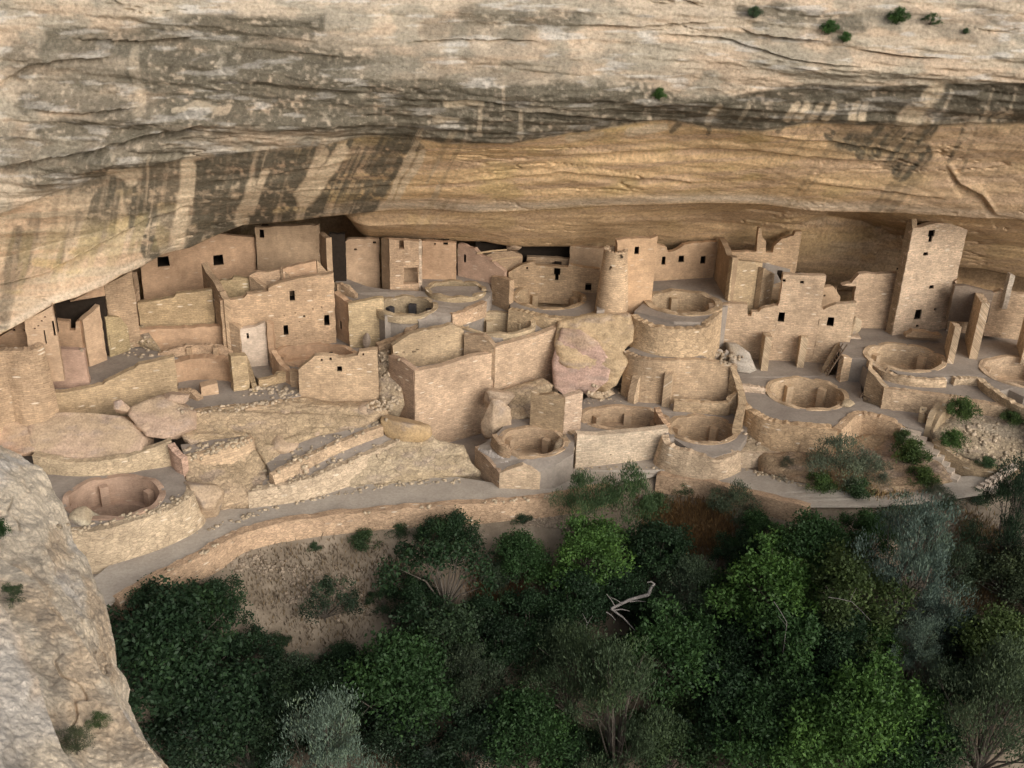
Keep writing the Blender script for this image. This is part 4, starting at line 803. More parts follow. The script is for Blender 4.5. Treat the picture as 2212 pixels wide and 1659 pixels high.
# P: the house with the burned kiva on top
house('tall house carrying the charred kiva, narrow dark side window', 'house', [
    dict(base='A1 1362,1255,4.5 1950,1058,5.9', top='A1 1365,900 1480,875 1600,848 1655,848 1662,1003 1800,990 1920,1008 1950,1050', z0=3.4, col=(.50, .40, .25), snap=True, rag=.05),
    dict(base='A1 1214,795,7.5 1360,900,7.25', top='A1 1214,795 1360,900', z0=3.4, col=ORNG, mat='plaster', holes='A1 1282,1082,24,74', trim1=.08)], name='masonry_house')
kv, hl = kiva('charred kiva with blackened pilasters on the tall house', 'A2 195,915', 6.95, 1.75, 1.5, depth=2.1, npil=6, rot=.35, col=(.44, .36, .24), burned=True)
floor('A1 1222,800,7.1 1370,897,7.1 1600,850,7.0 1655,850,6.95 1665,1005,6.85 1800,992,6.8 1930,1010,6.75 A2 300,1050,6.6 500,1015,6.7 600,990,6.75 900,850,7.0 935,800,7.1 850,745,7.2 450,745,7.2 350,790,7.1 0,770,7.1 -150,745,7.15 A1 1250,650,7.3', [hl], zb=3)
strip('A1 1945,1052,6.35 1860,1130,6.05 1790,1172,5.75 1600,1250,5.35', 3.6, th=.6, col=TAN, label='low grey ledge wall stepping down left of the wide court')
boulder('small rubble heap on the floor beside the tall house', 'A1 1300,790', 7.0, (1.4, .9, .7), .3, (.42, .33, .22), 20, sub=3)
strip('A2 580,985,6.8 700,950,6.9 870,870,7.1', 6.0, th=.4, col=SAND, label='slanting low wall right of the charred kiva')
# rooms behind, centre
house('roofless room with a window and a fallen inner wall, centre left', 'room', [
    dict(base='A2 52,778,7.0 302,742,7.2', top='A2 62,340 180,345 300,356', z0=6, col=SAND, holes='A2 152,386,44,76 232,655,130,140', hd=0),
    dict(base='A2 304,742,7.2 328,742,7.2', top='A2 302,352 328,358', z0=6, col=PALE),
    dict(base='A1 1640,590,8.2 1712,768,7.05', top='A1 1640,330 1716,340', z0=6, col=TAN, mat='plaster', trim1=.05),
    dict(base='A2 60,560,8.4 320,540,8.6', top='A2 70,350 320,355', z0=6, col=TAN, mat='plaster')], name='masonry_room')
beam('thin pole spanning the broken wall gap, centre left', 'A2 150,575,8.35', 'A2 305,577,8.35', .06)
wall('A2 330,560,8.3 622,545,8.5', 'A2 330,358 480,365 625,375', 6.5, col=ORNG, mat='plaster', holes='A2 440,380,16,18 532,378,44,22', hd=.6, label='back wall with two tiny windows tight under the ceiling')
boulder('yellowish collapsed rubble against the tiny-window wall', 'A2 480,540', 7.6, (4.2, 1.2, 1.1), 0, (.44, .34, .2), 40, rough=.25)
floor('A2 325,600,7.3 640,540,7.3 880,640,7.3 935,800,7.25 850,780,7.25 500,800,7.25 345,770,7.25 320,740,7.25', [khole('A2 620,770', 7.25, 1.75, 1.35)], zb=4)
kiva('shadowed kiva against the dark slanting wall, centre', 'A2 620,770', 7.25, 1.75, 1.35, depth=1.9, npil=4, col=(.42, .34, .22), hearth=False)
house('long room block with T-shaped door and slanting side wall', 'house', [
    dict(base='A2 1072,745,6.6 1852,790,6.6', top='A2 1045,625 1120,598 1200,558 1300,535 1312,565 1450,574 1590,580 1600,558 1700,578 1850,602', z0=5.5, col=(.50, .375, .24), holes='A2 1495,642,54,108T 1765,750,56,66 1236,590,18,20', hd=.9, rag=.05),
    dict(base='A2 640,380,9.6 1040,620,8.3', top='A2 640,380 780,420 830,482 900,510 1040,620', z0=5.5, col=(.42, .30, .22), mat='plaster', holes='A2 697,505,26,70', hd=.35, rag=.06),  # slanting side painted darker, shade put into its colour
    dict(base='A2 932,660,7.9 1085,700,8.1', top='A2 932,658 1010,670 1085,698', z0=5, col=TAN),
    dict(base='A2 830,600,7.7 1195,560,7.95', top='A2 830,492 950,450 1100,440 1200,482', z0=6, col=TAN),
    dict(base='A2 1235,560,7.85 1600,570,7.8', top='A2 1232,492 1400,498 1600,512', z0=6, col=TAN),
    dict(base='A2 1600,590,7.8 1890,630,7.5', top='A2 1600,400 1700,405 1860,420 1930,412', z0=6, col=TAN, mat='plaster')], name='masonry_house')
beam('long pale roof pole over the open room, upper one', 'A2 800,462,9.4', 'A2 1060,430,9.4', .07)
beam('shorter brown roof pole over the open room, lower one', 'A2 930,525,9.0', 'A2 1180,492,9.0', .06)
boulder('dark jumble of stones on the open room corner', 'A2 1130,440', 9.0, (1.3, .9, .7), .2, (.40, .29, .2), 41, sub=3)
kv, hl = kiva('kiva with dark charred recess below the T-shaped door', 'A2 1425,842', 6.5, 2.25, 1.95, depth=2.0, npil=4, rot=.5, col=(.47, .36, .23))
floor('A2 1090,930,6.45 1085,830,6.45 1100,738,6.45 1850,760,6.45 1870,900,6.45 1850,960,6.45 1700,1005,6.45 1450,1003,6.45 1250,965,6.45', [hl], zb=4)
strip('A2 1090,935,6.5 1250,968,6.5 1450,1006,6.5 1700,1010,6.5 1850,965,6.5', 4.6, th=.5, col=(.49, .38, .24), label='low curved retaining wall below the T-door kiva', batter=.05)
# wide court building with the prominent corner
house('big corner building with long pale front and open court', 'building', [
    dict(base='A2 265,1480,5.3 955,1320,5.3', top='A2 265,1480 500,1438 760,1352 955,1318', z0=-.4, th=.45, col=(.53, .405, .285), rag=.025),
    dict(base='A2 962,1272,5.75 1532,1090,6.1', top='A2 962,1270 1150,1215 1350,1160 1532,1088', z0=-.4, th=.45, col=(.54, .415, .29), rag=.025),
    dict(base='A2 40,1350,5.5 262,1480,5.3', top='A2 40,1345 150,1390 262,1478', z0=-.4, col=(.38, .28, .20), trim1=.05, rag=.04),  # left side in a darker colour, its shade painted in
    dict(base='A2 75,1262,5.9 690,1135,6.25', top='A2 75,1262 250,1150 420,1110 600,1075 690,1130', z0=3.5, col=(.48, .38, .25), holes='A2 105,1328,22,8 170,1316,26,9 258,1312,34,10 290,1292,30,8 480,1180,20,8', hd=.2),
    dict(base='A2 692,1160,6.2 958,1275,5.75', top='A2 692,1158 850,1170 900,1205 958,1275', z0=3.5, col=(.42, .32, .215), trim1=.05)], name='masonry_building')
floor('A2 80,1330,4.25 690,1290,4.25 950,1330,4.25 850,1380,4.25 270,1490,4.25 60,1380,4.25', zb=1)
kv, hl = kiva('broad round kiva behind the long pale front, two tall pilasters', 'A2 968,1062', 6.0, 2.3, 1.65, depth=2.1, npil=6, rot=.75, col=(.50, .41, .275))
floor('A2 700,1165,5.9 610,1100,5.9 640,1030,5.9 760,940,5.9 950,890,5.9 1180,900,5.9 1330,960,5.9 1560,1020,5.7 1545,1060,5.6 1350,1130,5.6 985,1240,5.5 850,1175,5.9', [hl], zb=3)
# loose blocks and small walls right of the corner building
rubble('B2 1000,545,2.9 1370,432,3.2 1470,500,3.1 1290,600,2.7 1290,780,1.9 1090,800,1.8 1060,640,2.4', 'rubble apron below the right half of the pale front', (.47, .36, .245), 25)
boulder('grey-topped boulder perched beside the small square kiva', 'B2 985,700', 2.1, (2.2, 1.6, 1.35), .5, (.45, .345, .25), 43, rough=.24, cuts=18)
boulder('tall leaning boulder under the grey-topped one', 'B2 965,930', .9, (1.9, 1.5, 2.2), .2, (.47, .355, .25), 44, rough=.24, cuts=18)
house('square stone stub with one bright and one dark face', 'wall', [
    dict(base='B2 1270,568,4.1 1563,606,4.35', top='B2 1270,560 1330,590 1430,578 1563,604', z0=1.6, col=(.44, .34, .22), trim1=.02, rag=.06),  # face turned from the light, painted darker
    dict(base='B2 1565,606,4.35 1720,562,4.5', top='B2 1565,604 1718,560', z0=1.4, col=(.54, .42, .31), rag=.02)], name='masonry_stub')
# K: kiva with grate beside stone-filled corner
kv, hl = kiva('deep kiva with stone-filled corner terrace, centre bottom', 'B2 1285,985', 1.85, 1.85, 1.6, depth=2.3, npil=4, rot=1.0, col=(.46, .35, .235))
floor('B2 785,1040,1.4 1000,1265,1.0 1200,1245,1.15 1350,1250,1.2 1480,1190,1.6 1640,1090,1.8 1650,940,1.8 1560,870,1.8 1500,780,1.8 1300,740,1.8 1090,800,1.8 960,930,1.8 870,1000,1.6', [hl], zb=-.5)
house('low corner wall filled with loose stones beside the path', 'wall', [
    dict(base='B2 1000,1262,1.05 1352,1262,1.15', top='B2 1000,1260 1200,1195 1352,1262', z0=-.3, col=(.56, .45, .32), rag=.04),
    dict(base='B2 785,1035,1.45 997,1262,1.05', top='B2 785,1030 997,1260', z0=-.3, col=(.40, .30, .21), trim1=.05)], name='masonry_ruin')  # shaded left face given a darker colour than the front
strip('B2 950,925,2.4 1015,1000,2.35 1100,1040,2.2', 1.0, th=.35, col=TAN, label='angled divider wall left of the deep centre kiva')
mb = MB(); r_ = random.Random(5)
for i in range(420):
    t, s = r_.random(), r_.random(); x = 815 + 230 * t + 110 * s; y = 1055 + 175 * t + (1 - t) * 20 * s - 20 * s * t; p = P(*T('B2 %g,%g,%g' % (x, y, 1.42 - .38 * t + .2 * s))[0]); k = r_.uniform(.06, .14)
    mb.box((p[0], p[1], p[2] - .03), k * 1.4, k, k, r_.uniform(0, 3), taper=.7)
o = mb.build('loose_stones', M['plaster'], color=(.50, .47, .43), merge=False); tag(o, 'heap of small grey loose stones in the corner terrace', None, None, 'stuff')
rubble('B2 1480,1000,1.7 1560,900,1.9 1650,1040,1.7 1610,1190,.6 1560,1280,.0 1420,1290,.0 1440,1150,1.0', 'crumbled bank between the deep kiva and the white wall', (.46, .36, .25), 26)
boulder('lump of pale rock at the left end of the white wall', 'B2 1570,1110', .3, (1.0, .8, 1.0), .2, (.48, .41, .32), 45)
# white front wall and kivas on its terrace
house('long whitish plastered front wall beside the path bushes', 'wall', [
    dict(base='B3 -8,1228,0 772,1132,.1', top='B3 0,925 200,935 500,905 700,885 880,870', z0=-.6, th=.5, col=(.60, .51, .385), rag=.03, holes='B3 300,1103,14,12', hd=.2),
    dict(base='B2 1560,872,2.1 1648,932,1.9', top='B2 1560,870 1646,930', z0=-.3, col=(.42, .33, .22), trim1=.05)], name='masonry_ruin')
kv, hl = kiva('oval kiva behind the whitish front wall', 'B3 410,785', 1.98, 2.6, 1.45, depth=1.7, npil=7, rot=.5, col=(.46, .35, .235), hearth=False)
kv, hl2 = kiva('round deep kiva with broken stepped rim, right of white wall', 'B3 1090,880', 1.9, 1.95, 1.65, depth=2.5, npil=4, rot=.95, col=(.48, .365, .24))
floor('B2 1560,860,1.93 B3 -10,940,1.93 200,940,1.93 500,912,1.93 770,890,1.93 775,965,1.9 850,965,1.85 1000,1065,1.75 1180,1125,1.7 1390,1065,1.75 1480,940,1.95 1480,860,1.95 1400,700,1.95 1440,480,1.95 420,480,1.95 100,600,1.95 B2 1730,620,1.95 1600,700,1.95', [hl, hl2], zb=-.6)
strip('B3 770,935,1.95 800,1000,1.85 960,1060,1.8 1180,1130,1.65 1300,1110,1.7 1395,1060,1.75', .0, th=.45, col=(.54, .43, .30), label='stepped curved wall below the round deep kiva', batter=.4, rag=.09)
strip('B3 700,690,2.6 740,770,2.4 800,850,2.1', 1.7, th=.35, col=ORNG, label='slanting stub wall between the oval and the round kiva')
strip('B3 850,622,2.75 1050,636,2.75 1290,646,2.8 1330,600,3.1 1385,560,3.4', 1.8, th=.35, col=(.50, .385, .25), label='low wall closing the foot of the buttressed bays')
# bays with four buttresses
strip('B3 432,205,5.05 540,250,5.05 650,268,5.05 850,276,5.05 1050,270,5.05 1250,298,4.9 1392,332,4.7', 1.7, th=.4, col=(.47, .36, .24), mat='brick', label='tall curved back wall of the buttressed bays', rag=.04)
floor('B3 432,200,5.0 520,150,5.0 800,180,5.0 1040,195,5.0 1075,240,5.0 1200,290,4.9 1050,275,5.0 850,280,5.0 650,270,5.0', zb=3)
for i, (f, b, tp, lb) in enumerate([('500,660,2.0', '580,615,2.0', '500,590 540,450 590,335', 'leftmost sloping buttress wall of the bays'), ('805,690,2.0', '832,620,2.0', '815,420 838,330', 'second buttress wall from the left in the bays'), ('1140,645,2.0', '1135,610,2.0', '1145,365 1132,315', 'third buttress wall from the left in the bays')]):
    wall('B3 %s %s' % (f, b), 'B3 ' + tp, 1.5, th=.5, col=(.50, .39, .265), label=lb, group='buttress walls of the bays', rag=.06, name='buttress', cat='buttress')
strip('B3 1355,340,4.7 1400,470,3.9 1440,640,3.2 1400,800,2.9', 1.4, th=.45, col=(.44, .34, .22), label='dark high wall stepping down on the right of the bays')
boulder('pale broken stones under the pink boulder edge', 'B3 240,600', 1.9, (1.8, .9, .7), .3, (.47, .37, .26), 46, rough=.25, sub=3)
# natural rock between round tower and bays
slab('smooth orange rock face below the round tower', 'A2 1500,1050,6.4 1800,985,6.85 2130,985,6.95 2165,1100,6.3 2150,1220,5.6 2080,1290,5.1 B2 2110,300,4.6 2010,500,3.2 1900,560,2.6 1700,520,2.6 1500,300,4.3 1470,150,5.2', (0, 2.5, -.8), (.50, .365, .225), 8, bulge=.2, rough=.3)
slab('large purplish pink boulder leaning below the round tower', 'A2 1535,1105,6.30 1700,1125,6.35 1850,1225,5.70 B2 1965,310,4.50 1935,465,3.60 1765,600,2.70 1690,535,2.90 1640,560,2.70 1560,590,2.60 1468,520,3.00 1452,300,4.20 1490,150,5.20', (0, 2.2, -.8), (.475, .325, .26), 9, bulge=.06, rough=.17)

# ---- round tower
def lathe(name, c, prof, holes, col, parent, th=.22, n=64):
    mb = MB(); nz = 34; z0, z1 = prof[0][0], prof[-1][0]; R = lambda z: float(np.interp(z, [q[0] for q in prof], [q[1] for q in prof]))
    zsv = np.linspace(z0, z1, nz); g = []
    for z in zsv: g.append([(c[0] + R(z) * math.cos(2 * math.pi * i / n), c[1] + R(z) * math.sin(2 * math.pi * i / n), z + (rnd.uniform(-.1, .05) if z == zsv[-1] else 0)) for i in range(n)])
    skip = set()
    for (x, y, w, h) in holes:
        for k in range(nz - 1):
            for i in range(n):
                q = [(g[k][i][a] + g[k + 1][(i + 1) % n][a]) / 2 for a in range(3)]
                if q[1] > c[1]: continue
                X, Y = proj(q)
                if abs(X - x) < w and abs(Y - y) < h: skip.add((k, i))
    for k in range(nz - 1):
        for i in range(n):
            if (k, i) in skip: continue
            j = (i + 1) % n; u0, u1 = i * R(zsv[k]) * 6.2832 / n, (i + 1) * R(zsv[k]) * 6.2832 / n
            mb.face([g[k][i], g[k][j], g[k + 1][j], g[k + 1][i]], [(u0, zsv[k]), (u1, zsv[k]), (u1, zsv[k + 1]), (u0, zsv[k + 1])])
    top = g[-1]; inn = [(c[0] + (p[0] - c[0]) * (1 - th / R(z1)), c[1] + (p[1] - c[1]) * (1 - th / R(z1)), p[2]) for p in top]; low = [(p[0], p[1], z1 - 1.6) for p in inn]
    for i in range(n): j = (i + 1) % n; mb.face([top[i], top[j], inn[j], inn[i]]); mb.face([inn[i], inn[j], low[j], low[i]])
    mb.face(low)
    return place(mb.build(name, M['brick'], smooth=False, color=col), parent)
pf = P(*T('A3 318,945,7.0')[0]); tc = (pf[0], pf[1] + 1.0); ztop = zat(tc[0], tc[1], T('A3 0,420')[0][1])
e = thing('round_tower', 'tapering round stone tower with small square window near its top', 'tower', (tc[0], tc[1], 6.5))
lathe('tower_wall', tc, [(6.4, 1.12), (7.3, 1.06), (9.0, .92), (ztop - .6, .80), (ztop, .78)], [(*T('A3 380,492')[0][:2], 6, 4.2), (*T('A3 302,588')[0][:2], 2.6, 2.4)], (.55, .42, .28), e)
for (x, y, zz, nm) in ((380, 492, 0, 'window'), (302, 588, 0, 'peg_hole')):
    X, Y, _ = T('A3 %d,%d' % (x, y))[0]; q = PY(X, Y, tc[1] - .25); mb = MB(); s = .36 if nm == 'window' else .16; mb.box((q[0], q[1] + .1, q[2] - s * .6), s * 1.4, .5, s * 1.2); place(mb.build(nm, M['painted_shade']), e)  # boxes painted near-black to give the tower openings their shade
wall('A3 320,900,7.0 655,860,7.1', 'A3 320,385 352,350 450,333 560,330 650,333 690,310', 5.8, th=.4, col=(.51, .36, .225), mat='plaster', holes='A3 525,437,42,66', hd=1.0, name='masonry_ruin', label='tall orange house wall with one window right behind the round tower', cat='building', rag=.03)
wall('A3 655,690,7.05 1190,652,7.1', 'A3 690,375 780,402 795,452 850,442 885,425 935,388 1000,372 1190,358', 6, th=.4, col=(.50, .36, .23), mat='plaster', holes='A3 757,525,34,72 910,510,50,58 1098,518,46,66', hd=1.0, name='masonry_ruin', label='wall with three windows in a row and a notched top', cat='building', rag=.04)
kv, hl = kiva('large round kiva on the upper plaza beside the round tower', 'A3 925,885', 7.0, 2.15, 1.85, depth=2.0, npil=4, rot=.2, col=(.45, .35, .23), wt=.5)
floor('A3 505,960,6.95 590,880,6.95 450,860,6.95 330,930,6.95 180,960,6.95 180,800,6.95 640,640,6.95 1200,635,6.95 1330,860,6.95 1345,900,6.95 1250,940,6.95 1160,1020,6.95 1110,1055,6.95 850,1050,6.95 650,1000,6.95', [hl], zb=4)
floor('A3 495,985,6.75 600,940,6.75 860,1030,6.75 1110,1050,6.75 1140,1060,6.75 1100,1090,6.75 900,1105,6.75 700,1085,6.75 560,1035,6.75', zb=4.5)
strip('A3 1105,1062,6.97 1160,1028,7.0 1250,950,7.0', 3.2, th=.35, col=(.50, .385, .25), label='short wall closing the upper plaza beside the notched wall')
strip('A3 500,990,6.8 560,1035,6.8 700,1088,6.8 900,1108,6.8 1080,1095,6.8 1150,1050,6.8', 4.9, th=.5, col=(.51, .39, .25), label='curved knobbly retaining wall under the upper plaza kiva', batter=.25, rag=.06)
# R2/R3 block at the right of the plaza
house('square block house with bulging front, right of the upper plaza', 'house', [
    dict(base='A3 1310,870,7.0 1568,872,6.7', top='A3 1345,515 1450,528 1600,545', z0=5, col=(.51, .40, .255), rag=.05),
    dict(base='A3 1192,655,7.1 1307,870,7.0', top='A3 1250,322 1275,400 1300,470 1330,500', z0=5.5, col=(.40, .30, .195), mat='plaster', trim1=.05)], name='masonry_house')  # left-facing side, shade painted as a darker colour
house('broken high rooms with a tall pillar and stepped doorway gap', 'building', [
    dict(base='A3 1290,640,7.9 1900,615,8.1', top='A3 1275,452 1430,450 1560,446 1568,330 1580,240 1600,245 1612,330 1640,350 1642,455 1700,455 1712,400 1780,335 1880,310 1895,275 1925,272', z0=6, th=.4, col=(.51, .375, .24), rag=.05)], name='masonry_house')
floor('A3 1330,515,9.3 1640,545,9.3 1900,610,8.0 1720,640,8.0 1560,600,8.0 1350,520,9.2', zb=7.5)
# R4/R5: long right wall with square house
house('square house with two small upper windows and a doorway', 'house', [
    dict(base='A3 1682,1385,3.1 2038,1402,3.1', top='A3 1716,640 1900,648 2082,656', z0=2.5, th=.45, col=(.56, .435, .305), holes='A3 1797,697,34,24 1953,711,34,24 1775,1012,60,84', hd=1.2, rag=.025),
    dict(base='A3 1575,930,6.4 1680,915,6.2', top='A3 1612,590 1716,640', z0=4, col=(.43, .33, .215), trim1=.03)], name='masonry_house')  # darker colour paints the shade of this left side
wall('A3 1100,1345,3.2 1680,1385,3.1', 'A3 1240,912 1360,900 1480,902 1482,1005 1515,1005 1522,970 1580,968 1600,945 1640,930 1690,915', 2.4, th=.45, col=(.55, .425, .295), label='long pale wall left of the square house with a square notch', rag=.05)
wall('A3 2040,1402,3.1 A4 670,1425,3.1', 'A3 2045,905 2080,912 A4 480,950 500,935 590,900 690,890', 2.4, th=.45, col=(.57, .445, .31), holes='A4 541,1052,62,80', hd=1.2, label='pale wall with a black doorway right of the square house', rag=.05, name='masonry_ruin')
wall('A4 400,920,6.5 615,900,6.5', 'A4 395,735 480,760 560,745 575,760 615,840', 4, col=TAN, holes='A4 435,822,18,14 488,826,18,14', hd=.3, label='set-back room wall with two peg holes', mat='plaster')
for i, (f, b, tp, lb) in enumerate([('A3 1595,1478,3.05', 'A3 1575,1395,3.05', 'A3 1590,1180 1562,1140', 'knobbly cross wall left of the small plaza'), ('A3 1905,1452,3.05', 'A3 1893,1395,3.05', 'A3 1915,1185 1892,1165', 'knobbly cross wall in the middle of the small plaza')]):
    wall(f + ' ' + b, tp, 2.4, th=.45, col=(.55, .44, .30), label=lb, group='cross walls of the small plaza', rag=.08, mat='rubble', name='buttress')
wall('A4 505,1518,3.0 620,1435,3.0', 'A4 510,1470 560,1380 618,1225', 2.2, th=.4, col=(.42, .33, .22), label='dark side wall behind the upper ladder')  # shade of the side face painted as darker colour
slab('big grey and tan boulder leaning on the long pale wall', 'A3 1315,1240,4.6 1400,1245,4.6 1500,1320,4.3 1560,1470,3.3 1500,1500,3.1 1390,1490,3.1 1350,1430,3.5', (0, 1.2, -.4), (.44, .39, .33), 10, bulge=.2, rough=.12)
for i, (x, y) in enumerate([(1210, 1370), (1290, 1375), (1350, 1400)]):
    boulder(['first of three grey stones heaped on the bay wall', 'middle of three grey stones heaped on the bay wall', 'last of three grey stones, nearest the leaning boulder'][i], 'A3 %d,%d' % (x, y), 3.6, (.9, .7, .6), i, (.40, .36, .31), 50 + i, rough=.2, sub=3, group='grey stones on the bay wall')
# K_H terrace
kv, hl = kiva('largest bright kiva beside the lower ladder, right', 'B4 335,572', 3.0, 2.35, 2.15, depth=3.2, npil=6, rot=.85, col=(.54, .42, .28))
floor('B3 1400,480,3.0 1450,640,3.0 1560,720,3.0 1700,790,3.0 2212,845,3.0 B4 300,830,3.0 600,870,3.0 740,745,3.05 980,755,3.05 1060,790,3.05 1070,700,3.1 980,690,3.1 820,640,3.1 800,480,3.1 780,420,3.1 640,400,3.1 500,420,3.1 620,240,3.1 200,220,3.1 B3 1900,180,3.1 1400,330,3.1', [hl], zb=.8)
strip('B3 1402,490,3.1 1450,650,3.05 1560,735,3.05 1700,800,3.05 1950,835,3.05 2212,852,3.05 B4 300,838,3.05 600,878,3.05', 1.2, th=.5, col=(.54, .40, .25), label='tall warm curved retaining wall below the largest kiva', batter=.25, rag=.06)
strip('B4 600,875,3.1 745,748,3.1 880,745,3.1 1060,792,3.1 1190,860,2.9', 1.2, th=.5, col=(.54, .40, .26), label='stepped retaining wall right of the largest kiva above the sage', batter=.3, rag=.06)
strip('B3 1395,490,3.5 1500,500,3.45 1640,520,3.4', 3.0, th=.3, col=PALE, label='knee-high pale wall joining the largest kiva rim')
boulder('sunken dark niche stones beside the largest kiva', 'B4 690,680', 2.9, (1.1, .8, .4), .6, (.42, .33, .22), 53, sub=3)
rubble('B3 1400,1060,1.3 2120,1085,1.0 B4 430,1080,1.0 560,1010,1.35 600,900,1.6 300,940,1.5 B3 2200,960,1.5 1850,900,1.5 1500,860,1.6 1400,940,1.6', 'dusty bank at the foot of the warm retaining wall', (.42, .33, .235), 27, bulge=.02, rough=.08)
strip('B3 1392,1062,1.35 1600,1078,1.2 1900,1088,1.15 2120,1092,1.1 B4 430,1088,1.1', -.1, th=.5, col=(.52, .42, .30), label='low pale wall right of the round deep kiva along the path', batter=.3)
rubble('B4 -90,1085,1.1 430,1088,1.05 620,980,1.3 900,900,1.7 1180,870,2.3 1300,960,2.3 1500,1150,2.0 1600,1330,1.55 1500,1360,1.45 1250,1430,1.3 900,1440,1.15 560,1400,1.1 220,1330,.95 -50,1240,.85', 'earth bank under the sage bushes between wall and path', (.36, .25, .16), 28, bulge=.3, rough=.2)
# square tower and rooms right
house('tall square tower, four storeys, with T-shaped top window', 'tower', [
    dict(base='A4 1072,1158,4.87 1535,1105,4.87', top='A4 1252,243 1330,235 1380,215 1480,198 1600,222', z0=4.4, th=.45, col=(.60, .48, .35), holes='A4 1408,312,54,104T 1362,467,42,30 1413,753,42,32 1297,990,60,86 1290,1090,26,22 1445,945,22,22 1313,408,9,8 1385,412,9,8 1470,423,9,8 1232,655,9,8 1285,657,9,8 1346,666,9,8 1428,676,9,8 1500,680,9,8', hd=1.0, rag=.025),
    dict(base='A4 1020,1108,5.02 1068,1156,4.87', top='A4 1172,228 1205,175 1240,165 1250,243', z0=4.4, col=(.40, .31, .205), trim1=.05, holes='A4 1163,530,10,90')], name='square_tower')  # shaded left face of the tower painted darker than the front
wall('A4 700,1095,4.87 1030,1095,4.92', 'A4 592,745 640,738 720,718 790,640 860,632 950,645 1080,632', 4.4, th=.45, col=(.56, .43, .30), label='broken wall running from the square tower to the left', rag=.06)
wall('A4 560,900,6.2 610,905,6.0', 'A4 560,745 612,860', 4.5, col=TAN, label='dark wall end at the left of the broken wall')
wall('A4 1540,1120,4.87 2560,1260,4.77', 'A4 1560,690 1612,705 1645,768 1760,790 1860,828 1920,842 1955,800 2010,780 2200,812 2400,840 2500,850', 4.4, th=.45, col=(.57, .445, .31), holes='A4 1655,1020,20,14', hd=.3, label='long pale wall continuing right from the square tower', rag=.06)
for i, (f, b, tp, lb, th) in enumerate([('A4 1545,1410,4.82', 'A4 1525,1270,4.87', 'A4 1560,1095 1520,1050', 'tall thin cross wall just right of the tower foot', .4), ('A4 1735,1370,4.82', 'A4 1700,1180,4.87', 'A4 1770,885 1740,800', 'taller cross wall halfway to the right edge', .5), ('A4 2185,1390,4.82', 'A4 2150,1250,4.87', 'A4 2220,960 2150,830', 'cross wall at the right edge of the picture', .5)]):
    wall(f + ' ' + b, tp, 4.6, th=th, col=(.57, .45, .31), label=lb, group='cross walls of the right-hand plaza', rag=.07, mat='rubble', name='buttress')
wall('A4 2055,800,8.2 2100,800,8.2', 'A4 2080,640 2125,655', 7, col=(.5, .45, .37), label='slim pillar standing in the black cave at right edge')
wall('A4 1600,820,7.9 1940,860,7.7', 'A4 1620,745 1700,740 1940,800', 6, col=(.22, .18, .14), mat='plaster', label='low dark brown wall inside the right cave')  # much darker base colour than the neighbouring walls
wall('A4 1860,1195,4.92 2010,1205,4.87', 'A4 1862,1150 1900,1160 2010,1190', 5.1, th=.8, col=PALE, label='low stone bench against the right pale wall')
boulder('small conical stone heap at the corner of the doorway wall', 'A4 730,1160', 5.1, (.9, .8, 1.1), .2, (.50, .40, .28), 54, sub=3)
wall('A4 645,1240,4.4 800,1215,4.67', 'A4 670,1180 800,1192', 3, th=1.2, col=PALE, label='pale ledge blocks below the conical stone heap')
wall('A4 1185,1200,4.97 1500,1210,4.97', 'A4 1170,1165 1250,1130 1360,1140 1500,1175', 5.1, th=.5, col=TAN, label='low curved kerb of stones at the tower foot')
kv, hl = kiva('bright kiva directly below the square tower', 'B4 1180,260', 4.82, 2.35, 2.0, depth=2.3, npil=4, rot=.7, col=(.55, .43, .29))
kv, hl2 = kiva('kiva cut by the right edge of the picture', 'A4 2230,1490', 4.82, 2.6, 2.2, depth=2.2, npil=4, rot=1.0, col=(.54, .42, .29))
floor('A4 620,1240,4.77 700,1080,4.77 1030,1080,4.77 1540,1060,4.77 2600,1200,4.77 3000,1400,4.77 3000,1800,4.77 2212,1700,4.77 2080,1640,4.77 B4 1960,560,4.77 1840,435,4.77 1550,430,4.77 1400,430,4.77 1120,400,4.77 900,290,4.77 800,280,4.72 640,260,4.67', [hl, hl2], zb=2)
strip('B4 895,292,4.87 1000,370,4.87 1130,415,4.87 1300,440,4.87 1540,445,4.87', 4.2, th=.4, col=(.55, .43, .29), label='low blocky wall below the tower kiva, left part', rag=.05)
strip('B4 1600,435,4.82 1700,430,4.82 1840,440,4.82', 4.2, th=.4, col=(.56, .45, .31), label='low blocky wall below the tower kiva, right of the step gap', rag=.05)
strip('B4 1840,440,4.87 1900,500,4.87 2050,600,4.87 2212,690,4.87 2400,760,4.87', 4.2, th=.4, col=(.53, .42, .28), label='curved outer wall of the kiva at the right edge', rag=.05)
floor('B4 790,300,4.35 900,300,4.35 1120,450,4.35 1550,460,4.35 1840,470,4.35 2100,660,4.35 2400,800,4.35 2400,900,4.35 2212,710,4.35 1600,600,4.35 1250,550,4.35 1000,525,4.35 880,400,4.35', zb=2)
strip('B4 1000,520,4.4 1250,548,4.4 1500,582,4.4 1620,600,4.4 1900,650,4.4 2100,690,4.4 2400,760,4.4', 2.6, th=.45, col=(.56, .43, .29), label='long retaining wall below the upper walkway at right', batter=.1, rag=.05)
wall('B4 820,600,3.2 972,690,3.05', 'B4 785,285 860,360 930,430 1000,520', 2.6, th=.4, col=(.42, .325, .215), label='dark stepped side wall behind the lower ladder', rag=.06)  # darker base colour holds the shade of this left face
wall('B4 618,470,3.1 850,440,3.1', 'B4 625,255 700,258 780,275 850,335', 2.6, th=.45, col=(.56, .43, .29), label='pale wall between the two ladders')
ladder('upper ladder leaning on the small plaza wall', 'A4 495,1508,3.35', 'A4 648,1272,5.35')
